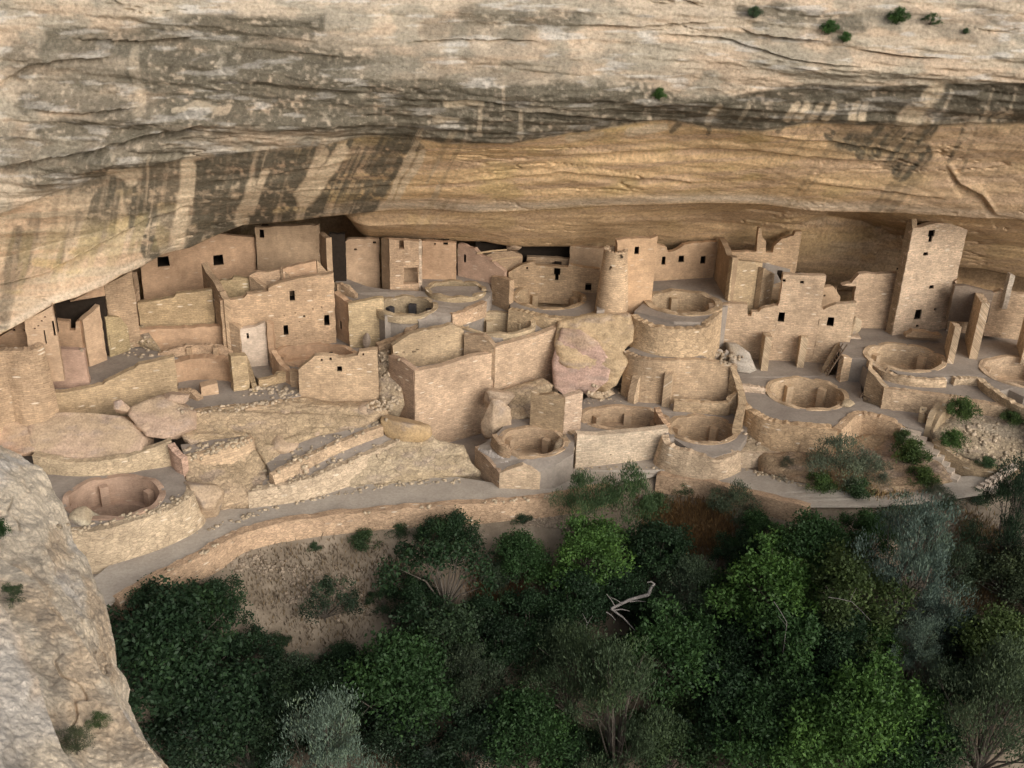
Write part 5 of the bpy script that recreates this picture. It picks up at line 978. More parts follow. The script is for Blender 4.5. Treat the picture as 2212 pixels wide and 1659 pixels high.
ladder('lower ladder leaning below the tower kiva terrace', 'B4 830,620,3.15', 'B4 975,375,4.77')
# right foot: slots, stairs, bank
floor('B4 1060,790,3.05 1060,720,3.05 1340,720,3.1 1400,880,2.9 1210,870,2.9', zb=1)
for i, (s, lb) in enumerate([('1350,690,3.9 1340,740,3.6 1360,780,3.2', 'first thin curved slab on edge beside the stairs'), ('1500,650,4.3 1420,740,3.9 1385,860,3.1', 'second curved slab on edge beside the stairs'), ('1580,640,4.4 1480,740,4.0 1410,880,3.0', 'third and longest curved slab on edge by the stairs')]):
    strip('B4 ' + s, 2.4, th=.35, col=(.44, .35, .23), label=lb, rag=.03, name='upright_stone', cat='rock', mat='plaster', group='upright slabs beside the stairs')
rubble('B4 1400,890,2.9 1560,660,3.6 1620,620,3.9 2212,720,3.9 2500,800,3.9 2600,1150,2.4 2212,1180,2.0 1900,1200,1.9 1640,1100,2.1 1470,1000,2.5', 'dusty bank with grass tufts right of the stairs', (.42, .345, .255), 29, bulge=.15, rough=.12)
strip('B4 1440,960,2.85 1540,1040,2.6 1640,1110,2.35 1800,1180,2.2 2000,1220,2.1 2212,1250,2.1', 1.2, th=.4, col=(.47, .37, .24), label='low wall curving beside the stone stairs', batter=.1)
e = thing('stone_stairs', 'pale stone steps climbing from the path beside the sage bushes', 'stairs', P(*T('B4 1570,1290,1.5')[0]))
sp = [(1230, 900, 2.9), (1280, 950, 2.75), (1340, 1000, 2.6), (1390, 1055, 2.4), (1430, 1105, 2.2), (1475, 1160, 2.0), (1515, 1215, 1.85), (1560, 1275, 1.65)]
for x, y, z in sp:
    p = P(*T('B4 %g,%g,%g' % (x, y, z))[0]); mb = MB(); mb.box((p[0], p[1], z - .5), 1.25, .75, .5 + rnd.uniform(-.02, .02), -.55 + rnd.uniform(-.08, .08), taper=.95); place(mb.build('step', M['plaster'], color=(.52, .46, .38)), e)
e = thing('stone_stairs', 'second short flight of steps half hidden by the right juniper', 'stairs', P(*T('B4 1900,1340,1.6')[0]))
for k in range(7):
    p = P(*T('B4 %g,%g,%g' % (1850 + 42 * k, 1370 - 28 * k, 1.55 + .14 * k))[0]); mb = MB(); mb.box((p[0], p[1], p[2] - .4), .35, 1.0, .42, -.9); place(mb.build('step', M['plaster'], color=(.48, .42, .35)), e)

# ================================================================== VEGETATION

bpy.context.view_layer.update()
dg = bpy.context.evaluated_depsgraph_get()
def hit2(x, y):
    d = Vector(ray(x, y)).normalized(); ok, loc, nrm, _, ob, _ = SC.ray_cast(dg, Vector((0, 0, H)), d, distance=200); return loc if ok and abs(nrm.z) > .45 and ob.name != 'cliff' else None
def stones(label, polys, n, size, col, seed):
    r_ = random.Random(seed); V = []; Fq = []; cs = np.array([[-1, -1, -1], [1, -1, -1], [1, 1, -1], [-1, 1, -1], [-.7, -.7, 1], [.7, -.7, 1], [.7, .7, 1], [-.7, .7, 1]]) * .5; fs = np.array([[3, 2, 1, 0], [4, 5, 6, 7], [0, 1, 5, 4], [1, 2, 6, 5], [2, 3, 7, 6], [3, 0, 4, 7]]); cc = []
    for poly in polys:
        q = T(poly)
        for _ in range(n):
            i = r_.randrange(len(q) - 1); t = r_.random(); w = q[i][2] or 10; x = q[i][0] + (q[i + 1][0] - q[i][0]) * t + r_.uniform(-w, w); y = q[i][1] + (q[i + 1][1] - q[i][1]) * t + r_.uniform(-w, w) * .5; L_ = hit2(x, y)
            if L_ is None: continue
            k = size * r_.uniform(.35, 1.0) ** 1.5; R3 = np.array(Matrix.Rotation(r_.uniform(0, 6), 3, 'Z') @ Matrix.Rotation(r_.uniform(-.5, .5), 3, 'X')); Fq.append(fs + len(V) * 8); V.append((cs * np.array([k * 1.5, k, k * .8]) + np.array([[r_.uniform(-.15, .15) * k for _ in range(3)] for _ in range(8)])) @ R3.T + np.array(L_)); cc.append(np.ones((8, 3)) * np.array(col) * r_.uniform(.75, 1.25))
    o = link('scattered_stones', mesh_np('scattered_stones', np.concatenate(V), np.concatenate(Fq), M['boulder'], np.concatenate(cc), smooth=False)); tag(o, label, None, None, 'stuff')
stones('loose stones along the path and wall feet', ['D 430,1150,8 632,1085,8 860,1045,10 1000,1040,10', 'D 345,1250,10 500,1165,8 800,1108,6 1200,1072,6', 'D 1240,1012,6 1600,1012,8 1780,1060,8', 'B1 490,1400,20 1000,1270,40 1640,1040,30', 'B1 700,1240,30 1640,830,30', 'B0 1600,800,20 2120,650,20', 'B0 560,1430,20 1300,1300,20 1620,1140,20'], 110, .22, (.46, .37, .26), 91)
stones('rubble fallen between the ruined walls', ['B1 -150,740,20 450,695,15 930,590,15', 'B1 480,560,20 900,540,30', 'A1 1600,1310,25 1780,1500,30 1790,1600,30', 'A3 1100,1320,20 1400,1400,30', 'B2 -50,640,30 150,700,30', 'B3 100,600,40 450,520,40', 'A2 380,520,50 620,540,30', 'A0 900,1200,60 1200,1250,50', 'B0 300,180,60 520,200,30', 'B3 1400,920,40 2100,1000,40', 'B4 1500,700,60 2212,900,80', 'B4 1600,1000,60 2100,1100,60'], 80, .24, (.45, .36, .26), 92)
stones('stones and litter lying on the bare brown slope', ['D 500,1200,40 650,1250,90 760,1300,80', 'D 1150,1120,30 1250,1130,30', 'D 1330,1090,30 1400,1080,20'], 260, .20, (.30, .24, .18), 93)

def leaves(name, centers, size, seed, up=.35, quad=True, bend=.2, brush=None, aspect=.55):
    """small leaf-sized faces at the given points"""
    g = np.random.default_rng(seed); n = len(centers)
    d = g.normal(size=(n, 3)); d[:, 2] += up; d /= np.linalg.norm(d, axis=1)[:, None]
    if brush is not None: d = d * (1 - .6) + brush * .6; d /= np.linalg.norm(d, axis=1)[:, None]
    s = np.cross(d, g.normal(size=(n, 3))); s /= np.linalg.norm(s, axis=1)[:, None] + 1e-9
    L = size * g.uniform(.6, 1.35, n)[:, None]; Wd = L * aspect
    nn = np.cross(d, s)
    V = np.stack([centers - d * L * .5, centers + s * Wd * .5 + nn * L * bend * .4, centers + d * L * .5, centers - s * Wd * .5 + nn * L * bend * .4], 1).reshape(-1, 3)
    Fq = np.arange(n * 4).reshape(-1, 4)
    return V, Fq
def crown_pts(g, n, lobes, spread, flat=.85, shell=(.62, 1.02), lob=(.26, .42)):
    """points on many small lobes distributed over a dome of radius 1"""
    C_ = []; R_ = []
    for i in range(lobes):
        a = g.uniform(0, 2 * np.pi); z = g.uniform(-.25, 1.0); r = math.sqrt(max(0, 1 - max(z, 0) ** 1.6)) * g.uniform(.25, 1.0) * spread * g.choice([1, 1, 1, 1.22])
        C_.append((r * math.cos(a), r * math.sin(a), z * .8 * flat)); R_.append(g.uniform(*lob))
    C_ = np.array(C_); R_ = np.array(R_); k = g.integers(0, lobes, n); d = g.normal(size=(n, 3)); d /= np.linalg.norm(d, axis=1)[:, None]; d[:, 2] = np.where(d[:, 2] < -.4, -d[:, 2] * .5, d[:, 2])
    r = g.uniform(*shell, n); p = C_[k] + d * (R_[k] * r)[:, None]
    p += .05 * g.normal(size=p.shape); return p, C_, R_, k
PROTO = {}
def make_crown(key_, n, lobes, size, seed, **kw):
    g = np.random.default_rng(seed); brushy = kw.pop('brushy', False); aspect = kw.pop('aspect', .55)
    p, Cn, Rn, k = crown_pts(g, n, lobes, kw.pop('spread', .72), **kw)
    gap = fbm(p * 3.4 + seed, 3, seed); keep = gap > .42; p = p[keep]; k = k[keep]
    br = None
    if brushy: br = p - Cn[k] * .8; br[:, 2] += .5; br /= np.linalg.norm(br, axis=1)[:, None]
    V, Fq = leaves('c', p, size, seed + 1, brush=br, aspect=aspect)
    lobe_r = g.uniform(.0, 1, lobes); val = np.clip(.55 * lobe_r[k] + .45 * g.random(len(p)), 0, 1)
    PROTO[key_] = (mesh_np('crown_' + key_, V, Fq, M['leaf'], None, False, attr=np.repeat(val, 4)), Cn, Rn)
def make_trunk(key_, seed, h=1.0, r=.032):
    Cn = PROTO[key_][1]; mb = MB(); g = random.Random(seed); base = Vector((0, 0, -1.1)); fork = Vector((g.uniform(-.06, .06), g.uniform(-.06, .06), -.45))
    mb.tube(base, fork, r * 1.3, r, 8)
    for c in Cn[:26]:
        c = Vector(c) * .93; m_ = fork.lerp(c, .5) + Vector((g.uniform(-.08, .08), g.uniform(-.08, .08), g.uniform(-.02, .12))); mb.tube(fork, m_, r * .6, r * .38, 6); mb.tube(m_, c, r * .38, r * .12, 5)
        for _ in range(2): e_ = c + Vector((g.uniform(-.2, .2), g.uniform(-.2, .2), g.uniform(-.05, .22))); mb.tube(m_.lerp(c, .6), e_, r * .16, r * .05, 4)
    me = mb.mesh('trunk_' + key_, M['bark']); PROTO[key_] += (me,)
make_crown('oak', 20000, 40, .050, 1, lob=(.17, .30)); make_crown('oak2', 19000, 34, .052, 2, spread=.8, lob=(.16, .33)); make_crown('oak3', 16000, 42, .050, 3, spread=.88, lob=(.12, .25))
make_crown('juniper', 24000, 52, .042, 4, brushy=True, lob=(.12, .24), aspect=.3, flat=1.15); make_crown('juniper2', 22000, 44, .044, 5, brushy=True, lob=(.13, .25), aspect=.3, flat=1.3)
make_crown('sparse', 5200, 26, .06, 6, spread=.95, lob=(.14, .24)); make_crown('sage', 9000, 30, .065, 7, brushy=True, lob=(.16, .30), aspect=.25, flat=.8); make_crown('bush', 7000, 24, .075, 8, lob=(.18, .34), flat=.8)
for i, k_ in enumerate(list(PROTO)): make_trunk(k_, 50 + i)
g_ = np.random.default_rng(77)
def tuft_mesh(name, n, seed, spread=.5, h=1.0, w=.035):
    g = np.random.default_rng(seed); a = g.uniform(0, 6.283, n); r = spread * np.sqrt(g.random(n)); bx = r * np.cos(a); by = r * np.sin(a); L = h * g.uniform(.5, 1.1, n); lean = g.normal(size=(n, 2)) * .28 + np.stack([bx, by], 1) * .5
    t = g.uniform(0, 6.283, n); sx = np.cos(t) * w; sy = np.sin(t) * w; z0 = np.zeros(n)
    b0 = np.stack([bx - sx, by - sy, z0 - .1], 1); b1 = np.stack([bx + sx, by + sy, z0 - .1], 1); m1 = np.stack([bx + lean[:, 0] * L * .5 + sx * .7, by + lean[:, 1] * L * .5 + sy * .7, L * .6], 1); tp = np.stack([bx + lean[:, 0] * L, by + lean[:, 1] * L, L], 1)
    return mesh_np(name, np.stack([b0, b1, m1, tp], 1).reshape(-1, 3), np.arange(n * 4).reshape(-1, 4), M['leaf'], None, False, attr=np.repeat(g.random(n), 4))
TUFT = tuft_mesh('tuft', 900, 9)
GZs = GZ
def gz_at(X, Y):
    i = np.clip(np.searchsorted(gx, X) - 1, 0, len(gx) - 2); j = np.clip(np.searchsorted(gy, Y) - 1, 0, len(gy) - 2)
    a = (X - gx[i]) / (gx[i + 1] - gx[i]); b = (Y - gy[j]) / (gy[j + 1] - gy[j])
    return GZs[j, i] * (1 - a) * (1 - b) + GZs[j, i + 1] * a * (1 - b) + GZs[j + 1, i] * (1 - a) * b + GZs[j + 1, i + 1] * a * b
_T = np.arange(10., 130., .1)
def slope_hit(x, y, dz=0.):
    d = ray(x, y); p = np.array([0, 0, H]) + d[None, :] * _T[:, None]; g = gz_at(p[:, 0], p[:, 1]); k = np.nonzero(p[:, 2] <= g + dz)[0]; k = int(k[0]) if len(k) else len(_T) - 1
    return p[k], float(g[k])
def tree(kind, x, y, rpx, label, col, z=None, hs=1.0, name=None, cat=None, group=None, trunk=True, lift=.9):
    """crown centre at grid point x,y with crown radius rpx; stands on the slope (or on level z)"""
    rpx = rpx * (1.4 if z is None else 1.45)
    if z is not None: trunk = False
    R = rpx / 31.0
    for _ in range(3):
        if z is None: p, gz = slope_hit(x, y, R * lift * hs)
        else: p = P(x, y, z + R * lift * hs); gz = z
        d_ = np.linalg.norm(p - np.array([0, 0, H])); R = rpx / (F / d_)
    rz = rnd.uniform(0, 6.28); me, Cn, Rn, tr = PROTO[kind]
    nm = name or {'oak': 'oak_tree', 'oak2': 'oak_tree', 'oak3': 'oak_tree', 'sparse': 'oak_tree', 'juniper': 'juniper_tree', 'juniper2': 'juniper_tree', 'sage': 'sagebrush', 'bush': 'shrub'}[kind]
    ct = cat or {'oak_tree': 'tree', 'juniper_tree': 'tree', 'sagebrush': 'bush', 'shrub': 'bush'}[nm]
    e = thing(nm, label, ct, (p[0], p[1], gz), group)
    zc = p[2] - gz - R * .3 * hs
    o = link('crown', me, e); o.location = (0, 0, zc); o.scale = (R, R, R * hs); o.rotation_euler = (0, 0, rz); o.color = (*col, 1)
    if trunk: o = link('trunk', tr, e); o.location = (0, 0, zc); o.scale = (R, R, max(R * hs, zc / 1.05)); o.rotation_euler = (0, 0, rz)
    return e
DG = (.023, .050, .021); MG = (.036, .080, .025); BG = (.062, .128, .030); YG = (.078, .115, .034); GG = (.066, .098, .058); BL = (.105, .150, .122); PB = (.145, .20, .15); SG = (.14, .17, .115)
for a in [
 ('oak', 385, 1400, 150, 'broad dark oak beside the near rock, lowest tree left of the path', DG), ('oak2', 330, 1325, 75, 'smaller dark oak crown touching the path end at left', DG), ('oak3', 460, 1300, 70, 'dark oak reaching over the path wall at its left bend', DG),
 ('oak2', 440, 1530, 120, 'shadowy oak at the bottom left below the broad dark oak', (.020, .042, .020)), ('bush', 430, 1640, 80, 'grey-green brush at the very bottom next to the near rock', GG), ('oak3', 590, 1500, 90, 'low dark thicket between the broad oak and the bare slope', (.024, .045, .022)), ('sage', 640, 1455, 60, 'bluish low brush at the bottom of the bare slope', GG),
 ('sparse', 955, 1225, 100, 'open-branched oak with sky gaps standing alone on the bare slope', DG), ('oak3', 975, 1150, 62, 'dark oak just below the path wall, left of centre', DG), ('oak', 850, 1465, 125, 'round full oak in the lower middle left', MG), ('oak2', 960, 1390, 100, 'dull green oak behind the round full oak', (.036, .062, .030)), ('juniper', 1010, 1480, 80, 'drooping grey-green tree right of the round full oak', (.05, .07, .042)),
 ('oak', 1120, 1195, 62, 'compact leafy oak in the centre just under the path', MG), ('oak2', 1262, 1190, 92, 'tall bright-topped oak in the centre below the tall path bushes', BG), ('oak', 1240, 1300, 85, 'lower dark half-hidden oak under the tall centre oak', DG), ('oak3', 1150, 1330, 75, 'dark oak left of the fallen dead tree', DG), ('bush', 1075, 1245, 38, 'small blue-grey shrub on the slope left of centre', GG),
 ('oak', 1420, 1200, 88, 'dense dark oak thicket below the orange dry grass', DG), ('juniper', 1490, 1285, 78, 'grey-green juniper right of the fallen dead tree', GG), ('oak2', 1440, 1400, 120, 'large oak below the fallen dead tree', MG), ('oak3', 1545, 1330, 60, 'dark gap oak between the juniper and the wide bright oak', DG),
 ('oak2', 1665, 1255, 115, 'wide bright green oak right of centre', BG), ('oak', 1745, 1180, 90, 'high oak below the right stretch of path', MG), ('oak3', 1830, 1270, 110, 'yellowish oak with bare twigs left of the blue-green juniper', (.058, .088, .028)), ('oak2', 1700, 1390, 110, 'oak with a dead white branch in the right half', MG), ('oak', 1830, 1390, 80, 'dark oak underneath the yellowish oak', DG),
 ('juniper2', 1965, 1230, 105, 'tall blue-green juniper near the right end of the path', BL), ('juniper', 2005, 1330, 55, 'lower blue-green juniper leaning out right of the tall one', BL), ('oak', 1892, 1405, 66, 'small vivid green oak in front of the pale junipers', (.052, .112, .026)), ('juniper2', 1975, 1420, 60, 'palest silvery juniper at lower right', PB),
 ('oak2', 1885, 1520, 115, 'bright green oak at the lower right', BG), ('oak', 1800, 1600, 120, 'vivid oak at the bottom edge, right of centre', BG), ('juniper', 1230, 1450, 95, 'upright grey-green tree in the lower centre', (.066, .098, .05)), ('juniper2', 1330, 1540, 115, 'broad grey-green tree at bottom centre with twiggy top', (.062, .094, .048)),
 ('oak', 1140, 1570, 105, 'green tree at the bottom centre left', MG), ('oak3', 1440, 1610, 95, 'oak at the bottom edge below the large oak', (.05, .082, .034)), ('oak2', 1560, 1500, 100, 'dark oak in the gap at lower right centre', DG), ('oak', 1620, 1600, 110, 'mid green oak at the bottom edge, centre right', MG), ('oak3', 1500, 1480, 70, 'light sprig-topped oak in the lower middle', (.055, .09, .035)),
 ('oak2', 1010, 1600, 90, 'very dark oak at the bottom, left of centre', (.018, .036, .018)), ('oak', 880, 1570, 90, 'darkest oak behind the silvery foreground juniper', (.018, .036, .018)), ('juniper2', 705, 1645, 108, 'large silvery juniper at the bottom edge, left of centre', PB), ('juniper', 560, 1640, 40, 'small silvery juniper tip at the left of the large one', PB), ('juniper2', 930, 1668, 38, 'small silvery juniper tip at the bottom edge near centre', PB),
 ('oak', 2150, 1400, 100, 'olive yellow oak at the right edge, middle height', YG), ('juniper', 2150, 1540, 125, 'large grey-green tree filling the lower right corner', (.085, .12, .065)), ('oak2', 2060, 1480, 60, 'dark oak between the silvery juniper and the right corner', DG), ('juniper2', 2190, 1110, 75, 'dark juniper against the right edge beside the steps', (.03, .055, .03)), ('oak3', 2190, 1230, 70, 'olive brush below the dark edge juniper', (.045, .062, .03)), ('sage', 2075, 1215, 55, 'blue-green bush on the reddish gully side', GG), ('oak', 2000, 1620, 90, 'dim oak at the bottom edge near the right corner', DG),
 ('sparse', 705, 1290, 52, 'thin straggling shrub in the middle of the bare slope', (.03, .052, .028)), ('sparse', 825, 1290, 26, 'tiny dark shrub on the bare slope right of the straggling one', DG), ('sparse', 600, 1390, 26, 'little leaning shrub low on the bare slope', DG), ('oak', 735, 1430, 50, 'dark oak at the bottom corner of the bare slope', DG), ('oak2', 1320, 1440, 60, 'dark oak under the grey deadwood', (.02, .04, .02)), ('oak', 1700, 1500, 80, 'oak crown deep in the lower right thicket', (.03, .06, .022)), ('oak3', 1600, 1180, 48, 'dark oak right of the orange dry grass', DG),
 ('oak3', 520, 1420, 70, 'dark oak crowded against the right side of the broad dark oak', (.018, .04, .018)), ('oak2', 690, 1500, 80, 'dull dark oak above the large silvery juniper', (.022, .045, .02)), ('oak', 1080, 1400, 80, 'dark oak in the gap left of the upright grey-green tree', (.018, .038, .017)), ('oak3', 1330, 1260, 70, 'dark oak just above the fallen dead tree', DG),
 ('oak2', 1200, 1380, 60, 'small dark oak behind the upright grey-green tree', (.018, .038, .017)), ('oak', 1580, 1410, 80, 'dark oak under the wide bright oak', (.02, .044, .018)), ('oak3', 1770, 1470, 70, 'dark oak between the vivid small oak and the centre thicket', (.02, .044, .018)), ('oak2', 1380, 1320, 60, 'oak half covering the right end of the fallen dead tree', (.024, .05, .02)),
 ('oak3', 2080, 1370, 60, 'dark scrub oak in the gully right of the tall blue-green juniper', (.022, .04, .02)), ('oak', 1930, 1620, 80, 'deep green oak at the bottom edge below the bright one', MG), ('oak3', 1250, 1640, 70, 'dark oak tip at the bottom edge, centre', (.02, .044, .018)), ('oak2', 1630, 1140, 44, 'oak scrub climbing to the path beside the round grey bush', MG), ('oak3', 1880, 1150, 55, 'scrub oak below the right path, before the blue-green juniper', MG), ('sparse', 1960, 1120, 45, 'thin scrub at the bend of the right path', GG),
 ('oak3', 900, 1300, 60, 'dark oak left of the gap with dry grass', DG), ('oak', 1040, 1330, 50, 'round dark oak below the dull dry grass', DG), ('oak', 2330, 1300, 110, 'oak standing outside the right edge of the picture, upper one', MG), ('oak2', 2380, 1500, 130, 'oak standing outside the right edge of the picture, lower one', DG), ('juniper', 2450, 1180, 90, 'juniper standing outside the right edge of the picture', GG),
 ('oak3', 540, 1600, 90, 'dark brush at the bottom left of the silvery juniper', (.018, .038, .017)), ('oak', 780, 1500, 70, 'dark oak between the round full oak and the silvery juniper', (.018, .038, .017)),
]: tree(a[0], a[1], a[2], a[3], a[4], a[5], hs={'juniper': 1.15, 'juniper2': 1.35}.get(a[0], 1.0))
# shrubs by the path and on the bank
for a in [
 ('sage', 1258, 1070, 52, 'tall feathery bush left of the pair in front of the white wall', (.075, .125, .055), -1.1, 1.5), ('sage', 1355, 1060, 56, 'tall feathery bush right of the pair in front of the white wall', (.07, .12, .05), -1.0, 1.5), ('bush', 1420, 1085, 30, 'low green bush trailing right of the tall pair', (.06, .10, .04), -1.2, .8), ('bush', 1475, 1052, 24, 'small bush at the short path edging', (.07, .11, .05), -.9, .9),
 ('sage', 1588, 1080, 50, 'round grey-green bush against the path edging', (.095, .125, .075), -.9, 1.1), ('sage', 1688, 1052, 34, 'grey bush where the path disappears behind oaks', (.10, .12, .085), -.5, 1.0), ('sage', 1820, 985, 62, 'broad pale sagebrush on the bank below the warm wall', (.15, .18, .12), 1.3, 1.0), ('sage', 1885, 1010, 36, 'second sagebrush beside the broad pale one', (.14, .165, .115), 1.2, 1.0),
 ('bush', 1975, 975, 36, 'green shrub beside the upper stone steps', (.075, .12, .035), 1.8, .9), ('bush', 1955, 945, 22, 'small green shrub at the head of the steps bank', (.07, .11, .04), 2.2, .9), ('bush', 1990, 1030, 32, 'green and yellow bush low by the stone steps', (.08, .125, .035), 1.3, .8), ('bush', 1770, 1042, 32, 'green bush above the path left on the bank', (.07, .12, .035), 1.0, .7), ('bush', 1860, 1055, 32, 'dark green bush low in the middle of the bank', (.055, .10, .04), 1.0, .8), ('sage', 2025, 1060, 24, 'small sage by the end of the steps', (.13, .15, .10), 1.3, .8),
 ('bush', 2080, 885, 30, 'leafy green shrub growing on the terrace bank at right', (.08, .13, .04), 3.7, 1.0), ('bush', 2060, 950, 26, 'rounded green shrub right of the stone steps', (.07, .13, .035), 2.7, 1.0), ('bush', 2190, 903, 24, 'low green shrub at the right edge on the bank', (.075, .12, .04), 3.7, .7), ('bush', 2130, 997, 20, 'flat green shrub on the dusty bank at right', (.055, .10, .04), 2.2, .6), ('sage', 1700, 995, 14, 'tiny grey weed on the pale path-side wall', (.13, .14, .10), 1.2, 1.0),
 ('bush', 790, 1165, 36, 'low bush just below the path wall, left one', (.05, .085, .035), -1.8, .7), ('bush', 860, 1140, 30, 'low bush just below the path wall, next to the right', (.045, .08, .035), -1.6, .7), ('bush', 1075, 1105, 26, 'dark low bush below the path wall near centre', (.045, .075, .04), -1.4, .7), ('bush', 1125, 1115, 24, 'dark low bush right of its neighbour below the path wall', (.045, .075, .04), -1.4, .7), ('bush', 680, 1180, 16, 'small weed at the foot of the path wall bend', (.05, .085, .04), -1.6, .7), ('bush', 1195, 1100, 20, 'weed patch under the end of the path wall', (.05, .085, .04), -1.4, .6),
 ('bush', 1950, 1085, 30, 'green scrub hanging over the path at right', (.055, .10, .04), .3, .8), ('bush', 1890, 1105, 34, 'dark scrub below the right path', (.04, .08, .03), -.3, .8), ('bush', 2050, 1085, 28, 'tufty scrub left of the last path bend', (.07, .11, .06), .5, .8), ('bush', 2110, 1070, 26, 'tufty scrub at the last path bend', (.07, .11, .06), .6, .8), ('bush', 1800, 1100, 36, 'scrub in front of the path between oaks', (.04, .08, .03), -.6, .8), ('bush', 1730, 1085, 30, 'scrub hiding the path where it bends', (.04, .075, .03), -.6, .8)]:
    tree(a[0], a[1], a[2], a[3], a[4], a[5], z=a[6], hs=a[7], lift=.55)
# plants on the cliff and the near rocks, each rooted in the rock face
bpy.context.view_layer.update()
dg = bpy.context.evaluated_depsgraph_get()
def hit(x, y):
    d = Vector(ray(x, y)).normalized(); ok, loc, nrm, _, ob, _ = SC.ray_cast(dg, Vector((0, 0, H)), d, distance=200); return loc if ok else None
for x, y, r, lb, c_, k in [(1425, 212, 22, 'bright leafy shrub growing from the dark cliff brow', (.07, .14, .035), 'bush'), (1628, 36, 20, 'spiky shrub in the upper cliff ledge, leftmost of four', (.075, .12, .06), 'bush'), (1790, 70, 24, 'leafy shrub sprawling on the pale upper cliff', (.06, .13, .035), 'bush'), (1822, 88, 18, 'small lower clump beside the sprawling cliff shrub', (.06, .13, .035), 'bush'), (1938, 48, 28, 'fullest green shrub on the upper right cliff ledge', (.06, .12, .035), 'bush'), (2008, 50, 20, 'thin shrub right of the fullest one on the cliff ledge', (.06, .11, .04), 'sparse'), (2085, 72, 10, 'tiny tuft on the pale rock at upper right', (.07, .11, .05), 'bush')]:
    L_ = hit(x, y)
    if L_ is None: continue
    R = r * (L_ - Vector((0, 0, H))).length / F; e = thing('cliff_shrub', lb, 'bush', L_, None); me, Cn, Rn, tr = PROTO[k]
    o = link('crown', me, e); o.location = (0, -R * .4, R * .2); o.scale = (R, R, R); o.rotation_euler = (0, 0, rnd.uniform(0, 6)); o.color = (*c_, 1)
    o = link('trunk', tr, e); o.location = (0, -R * .3, R * .1); o.scale = (R, R, R * .6); o.rotation_euler = (0.6, 0, 0)
for x, y, r, lb, c_, k in [(165, 1605, 48, 'wispy dry shrub in the cleft of the nearest rocks', (.10, .12, .065), 'sage'), (215, 1560, 30, 'green sprig rooted in the crack of the nearest rocks', (.07, .12, .04), 'sage'), (-6, 1150, 34, 'dark green sprig poking in at the left edge over the rock', (.03, .07, .02), 'bush'), (28, 1290, 34, 'bare-twigged little pine sprig on the left rock rib', (.05, .08, .035), 'sparse')]:
    L_ = hit(x, y + r * .5)
    if L_ is None: L_ = Vector(PD(x, y, 22))
    R = r * (L_ - Vector((0, 0, H))).length / F; e = thing('rock_shrub', lb, 'bush', L_, None); me, Cn, Rn, tr = PROTO[k]
    o = link('crown', me, e); o.location = (0, 0, R * .5); o.scale = (R, R, R); o.rotation_euler = (0, 0, rnd.uniform(0, 6)); o.color = (*c_, 1)
    o = link('trunk', tr, e); o.location = (0, 0, R * .5); o.scale = (R, R, R * .6)
# fallen dead tree
def deadwood(label, segs, nm='dead_tree', cat='dead tree'):
    mb = MB(); segs = [(*q[:6], q[6] * .45, q[7] * .45) for q in segs]
    for (x0, y0, h0, x1, y1, h1, r0, r1) in segs:
        a, ga = slope_hit(x0, y0, h0); b, gb = slope_hit(x1, y1, h1); a = Vector(a); b = Vector(b); m_ = a.lerp(b, .5) + Vector((0, 0, r0 * 2)); mb.tube(a, m_, r0, (r0 + r1) / 2, 7); mb.tube(m_, b, (r0 + r1) / 2, r1, 7)
    tag(mb.build(nm, M['dead']), label, cat)
deadwood('bleached fallen tree with a curled root end, centre right', [(1320, 1315, 4.5, 1400, 1285, 4.5, .16, .22), (1400, 1285, 4.5, 1414, 1262, 5, .22, .12), (1414, 1262, 5, 1398, 1258, 5, .12, .05), (1320, 1315, 4.5, 1372, 1362, 4.2, .14, .05), (1330, 1312, 4.5, 1310, 1283, 5, .07, .03), (1345, 1305, 4.7, 1318, 1290, 5, .06, .02), (1325, 1318, 4.5, 1360, 1320, 4.8, .10, .03), (1360, 1300, 4.6, 1395, 1300, 4.7, .07, .03), (1310, 1322, 4.5, 1330, 1340, 4.4, .08, .03)])
deadwood('grey snag standing among the lower centre oaks', [(1262, 1395, 3.5, 1268, 1345, 4.8, .08, .04), (1268, 1345, 4.8, 1258, 1325, 5.2, .04, .02), (1268, 1350, 4.7, 1280, 1330, 5, .03, .02)], 'dead_snag')
deadwood('pale bare branch hanging in the right oaks', [(1672, 1300, 7, 1700, 1345, 6.5, .04, .035), (1700, 1345, 6.5, 1690, 1420, 5, .035, .02), (1698, 1350, 6.5, 1680, 1330, 6.8, .02, .01)], 'dead_branch', 'branch')
deadwood('twiggy bare branch above the small vivid oak', [(1790, 1290, 7.5, 1840, 1300, 7.2, .035, .03), (1840, 1300, 7.2, 1880, 1340, 6.8, .03, .015), (1835, 1300, 7.2, 1850, 1270, 7.6, .025, .01)], 'dead_branch', 'branch')
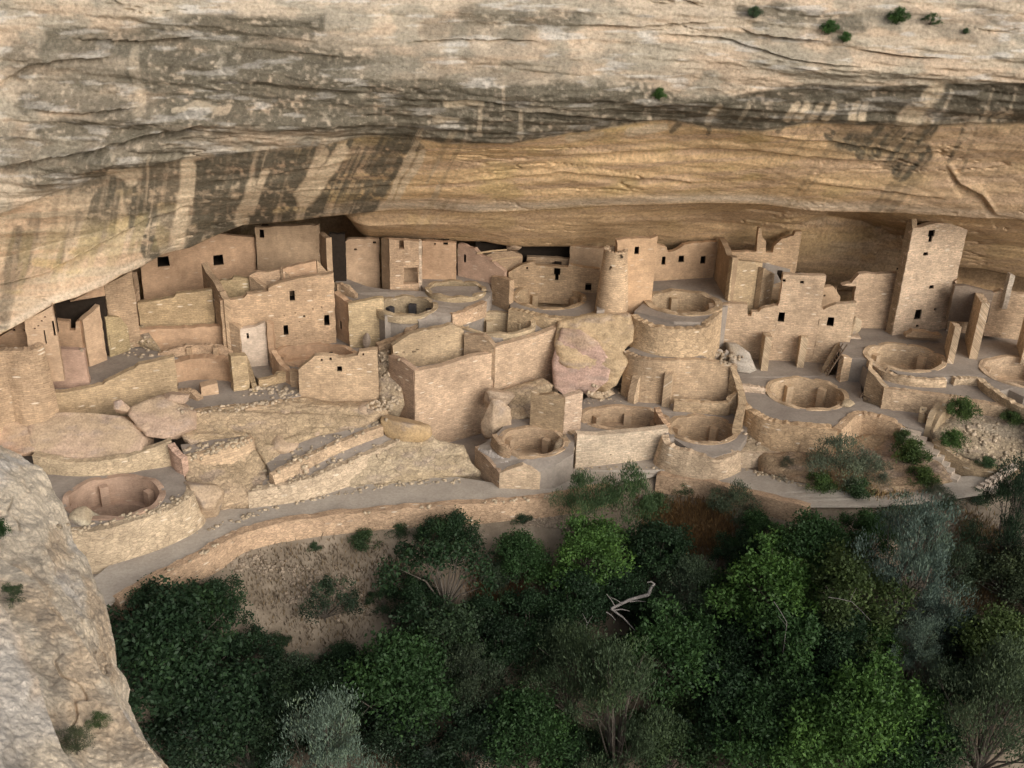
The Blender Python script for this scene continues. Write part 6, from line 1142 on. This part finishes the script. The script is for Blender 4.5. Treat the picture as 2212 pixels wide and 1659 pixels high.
# dry grass on the slope: more blades than one could count
def grass_patch(label, poly, n, col, h=.35, z=None, seed=1, w=.03):
    g = np.random.default_rng(seed); q = T(poly); xs_ = [a[0] for a in q]; ys_ = [a[1] for a in q]; pts_ = []
    def inside(x, y):
        c = False; j = len(q) - 1
        for i in range(len(q)):
            if (q[i][1] > y) != (q[j][1] > y) and x < (q[j][0] - q[i][0]) * (y - q[i][1]) / (q[j][1] - q[i][1]) + q[i][0]: c = not c
            j = i
        return c
    cells = []
    while len(cells) < 160:
        x, y = g.uniform(min(xs_), max(xs_)), g.uniform(min(ys_), max(ys_))
        if inside(x, y): cells.append(slope_hit(x, y)[0] if z is None else P(x, y, z))
    cells = np.array(cells); k = g.integers(0, len(cells), n); p = cells[k] + g.normal(size=(n, 3)) * np.array([.45, .45, 0])
    p[:, 2] = gz_at(p[:, 0], p[:, 1]) if z is None else z
    L = h * g.uniform(.5, 1.3, n); t = g.uniform(0, 6.283, n); ln = g.normal(size=(n, 2)) * .3; z_ = np.zeros(n)
    sx_ = np.stack([np.cos(t) * w, np.sin(t) * w, z_], 1); top = p + np.stack([ln[:, 0] * L, ln[:, 1] * L, L], 1)
    V = np.stack([p - sx_ - [0, 0, .05], p + sx_ - [0, 0, .05], (p + top) / 2 + sx_ * .8, top], 1).reshape(-1, 3)
    o = link('dry_grass', mesh_np('dry_grass', V, np.arange(n * 4).reshape(-1, 4), M['leaf'], None, False, attr=np.repeat(g.random(n), 4))); o.color = (*col, 1); tag(o, label, None, None, 'stuff')
grass_patch('orange dry grass on the steep slope below the path', 'D 1390,1110 1500,1090 1560,1110 1590,1170 1540,1200 1440,1165', 9000, (.22, .135, .065), .35, seed=2)
grass_patch('dull dry grass tufts under the centre oaks', 'D 1020,1260 1120,1250 1150,1330 1060,1340', 4000, (.17, .10, .055), .35, seed=3)
grass_patch('thin brown grass on the gully side at right', 'D 2080,1120 2180,1160 2190,1300 2080,1320 2040,1200', 5000, (.20, .14, .075), .35, seed=4)
grass_patch('brown litter and grass at the bottom of the bare slope', 'D 780,1560 860,1540 900,1640 800,1650', 2500, (.12, .08, .05), .3, seed=5)
grass_patch('sparse brown grass scattered over the bare slope', 'D 560,1180 880,1180 830,1320 700,1420 620,1350 500,1250', 2600, (.16, .12, .08), .25, seed=6)
grass_patch('yellow-brown grass over the bank among the sagebrush', 'D 1790,1010 1990,1000 2010,1060 1900,1065 1790,1040', 5000, (.30, .21, .11), .3, z=1.25, seed=7)

# ------------------------------------------------------------------ origins of single-mesh things go to their base
for o in list(C.objects):
    if o.parent is None and o.type == 'MESH' and o.data.users == 1 and not any(abs(c) > 1e-6 for c in o.location) and o.name.split('.')[0] not in ('cliff', 'canyon_slope', 'rock_buttress'):
        co = np.empty(len(o.data.vertices) * 3, np.float32); o.data.vertices.foreach_get('co', co); co = co.reshape(-1, 3); c = np.array([(co[:, 0].min() + co[:, 0].max()) / 2, (co[:, 1].min() + co[:, 1].max()) / 2, co[:, 2].min()])
        o.data.vertices.foreach_set('co', (co - c).astype(np.float32).ravel()); o.data.update(); o.location = c
        for ch in o.children: ch.location = Vector(ch.location) - Vector(c)
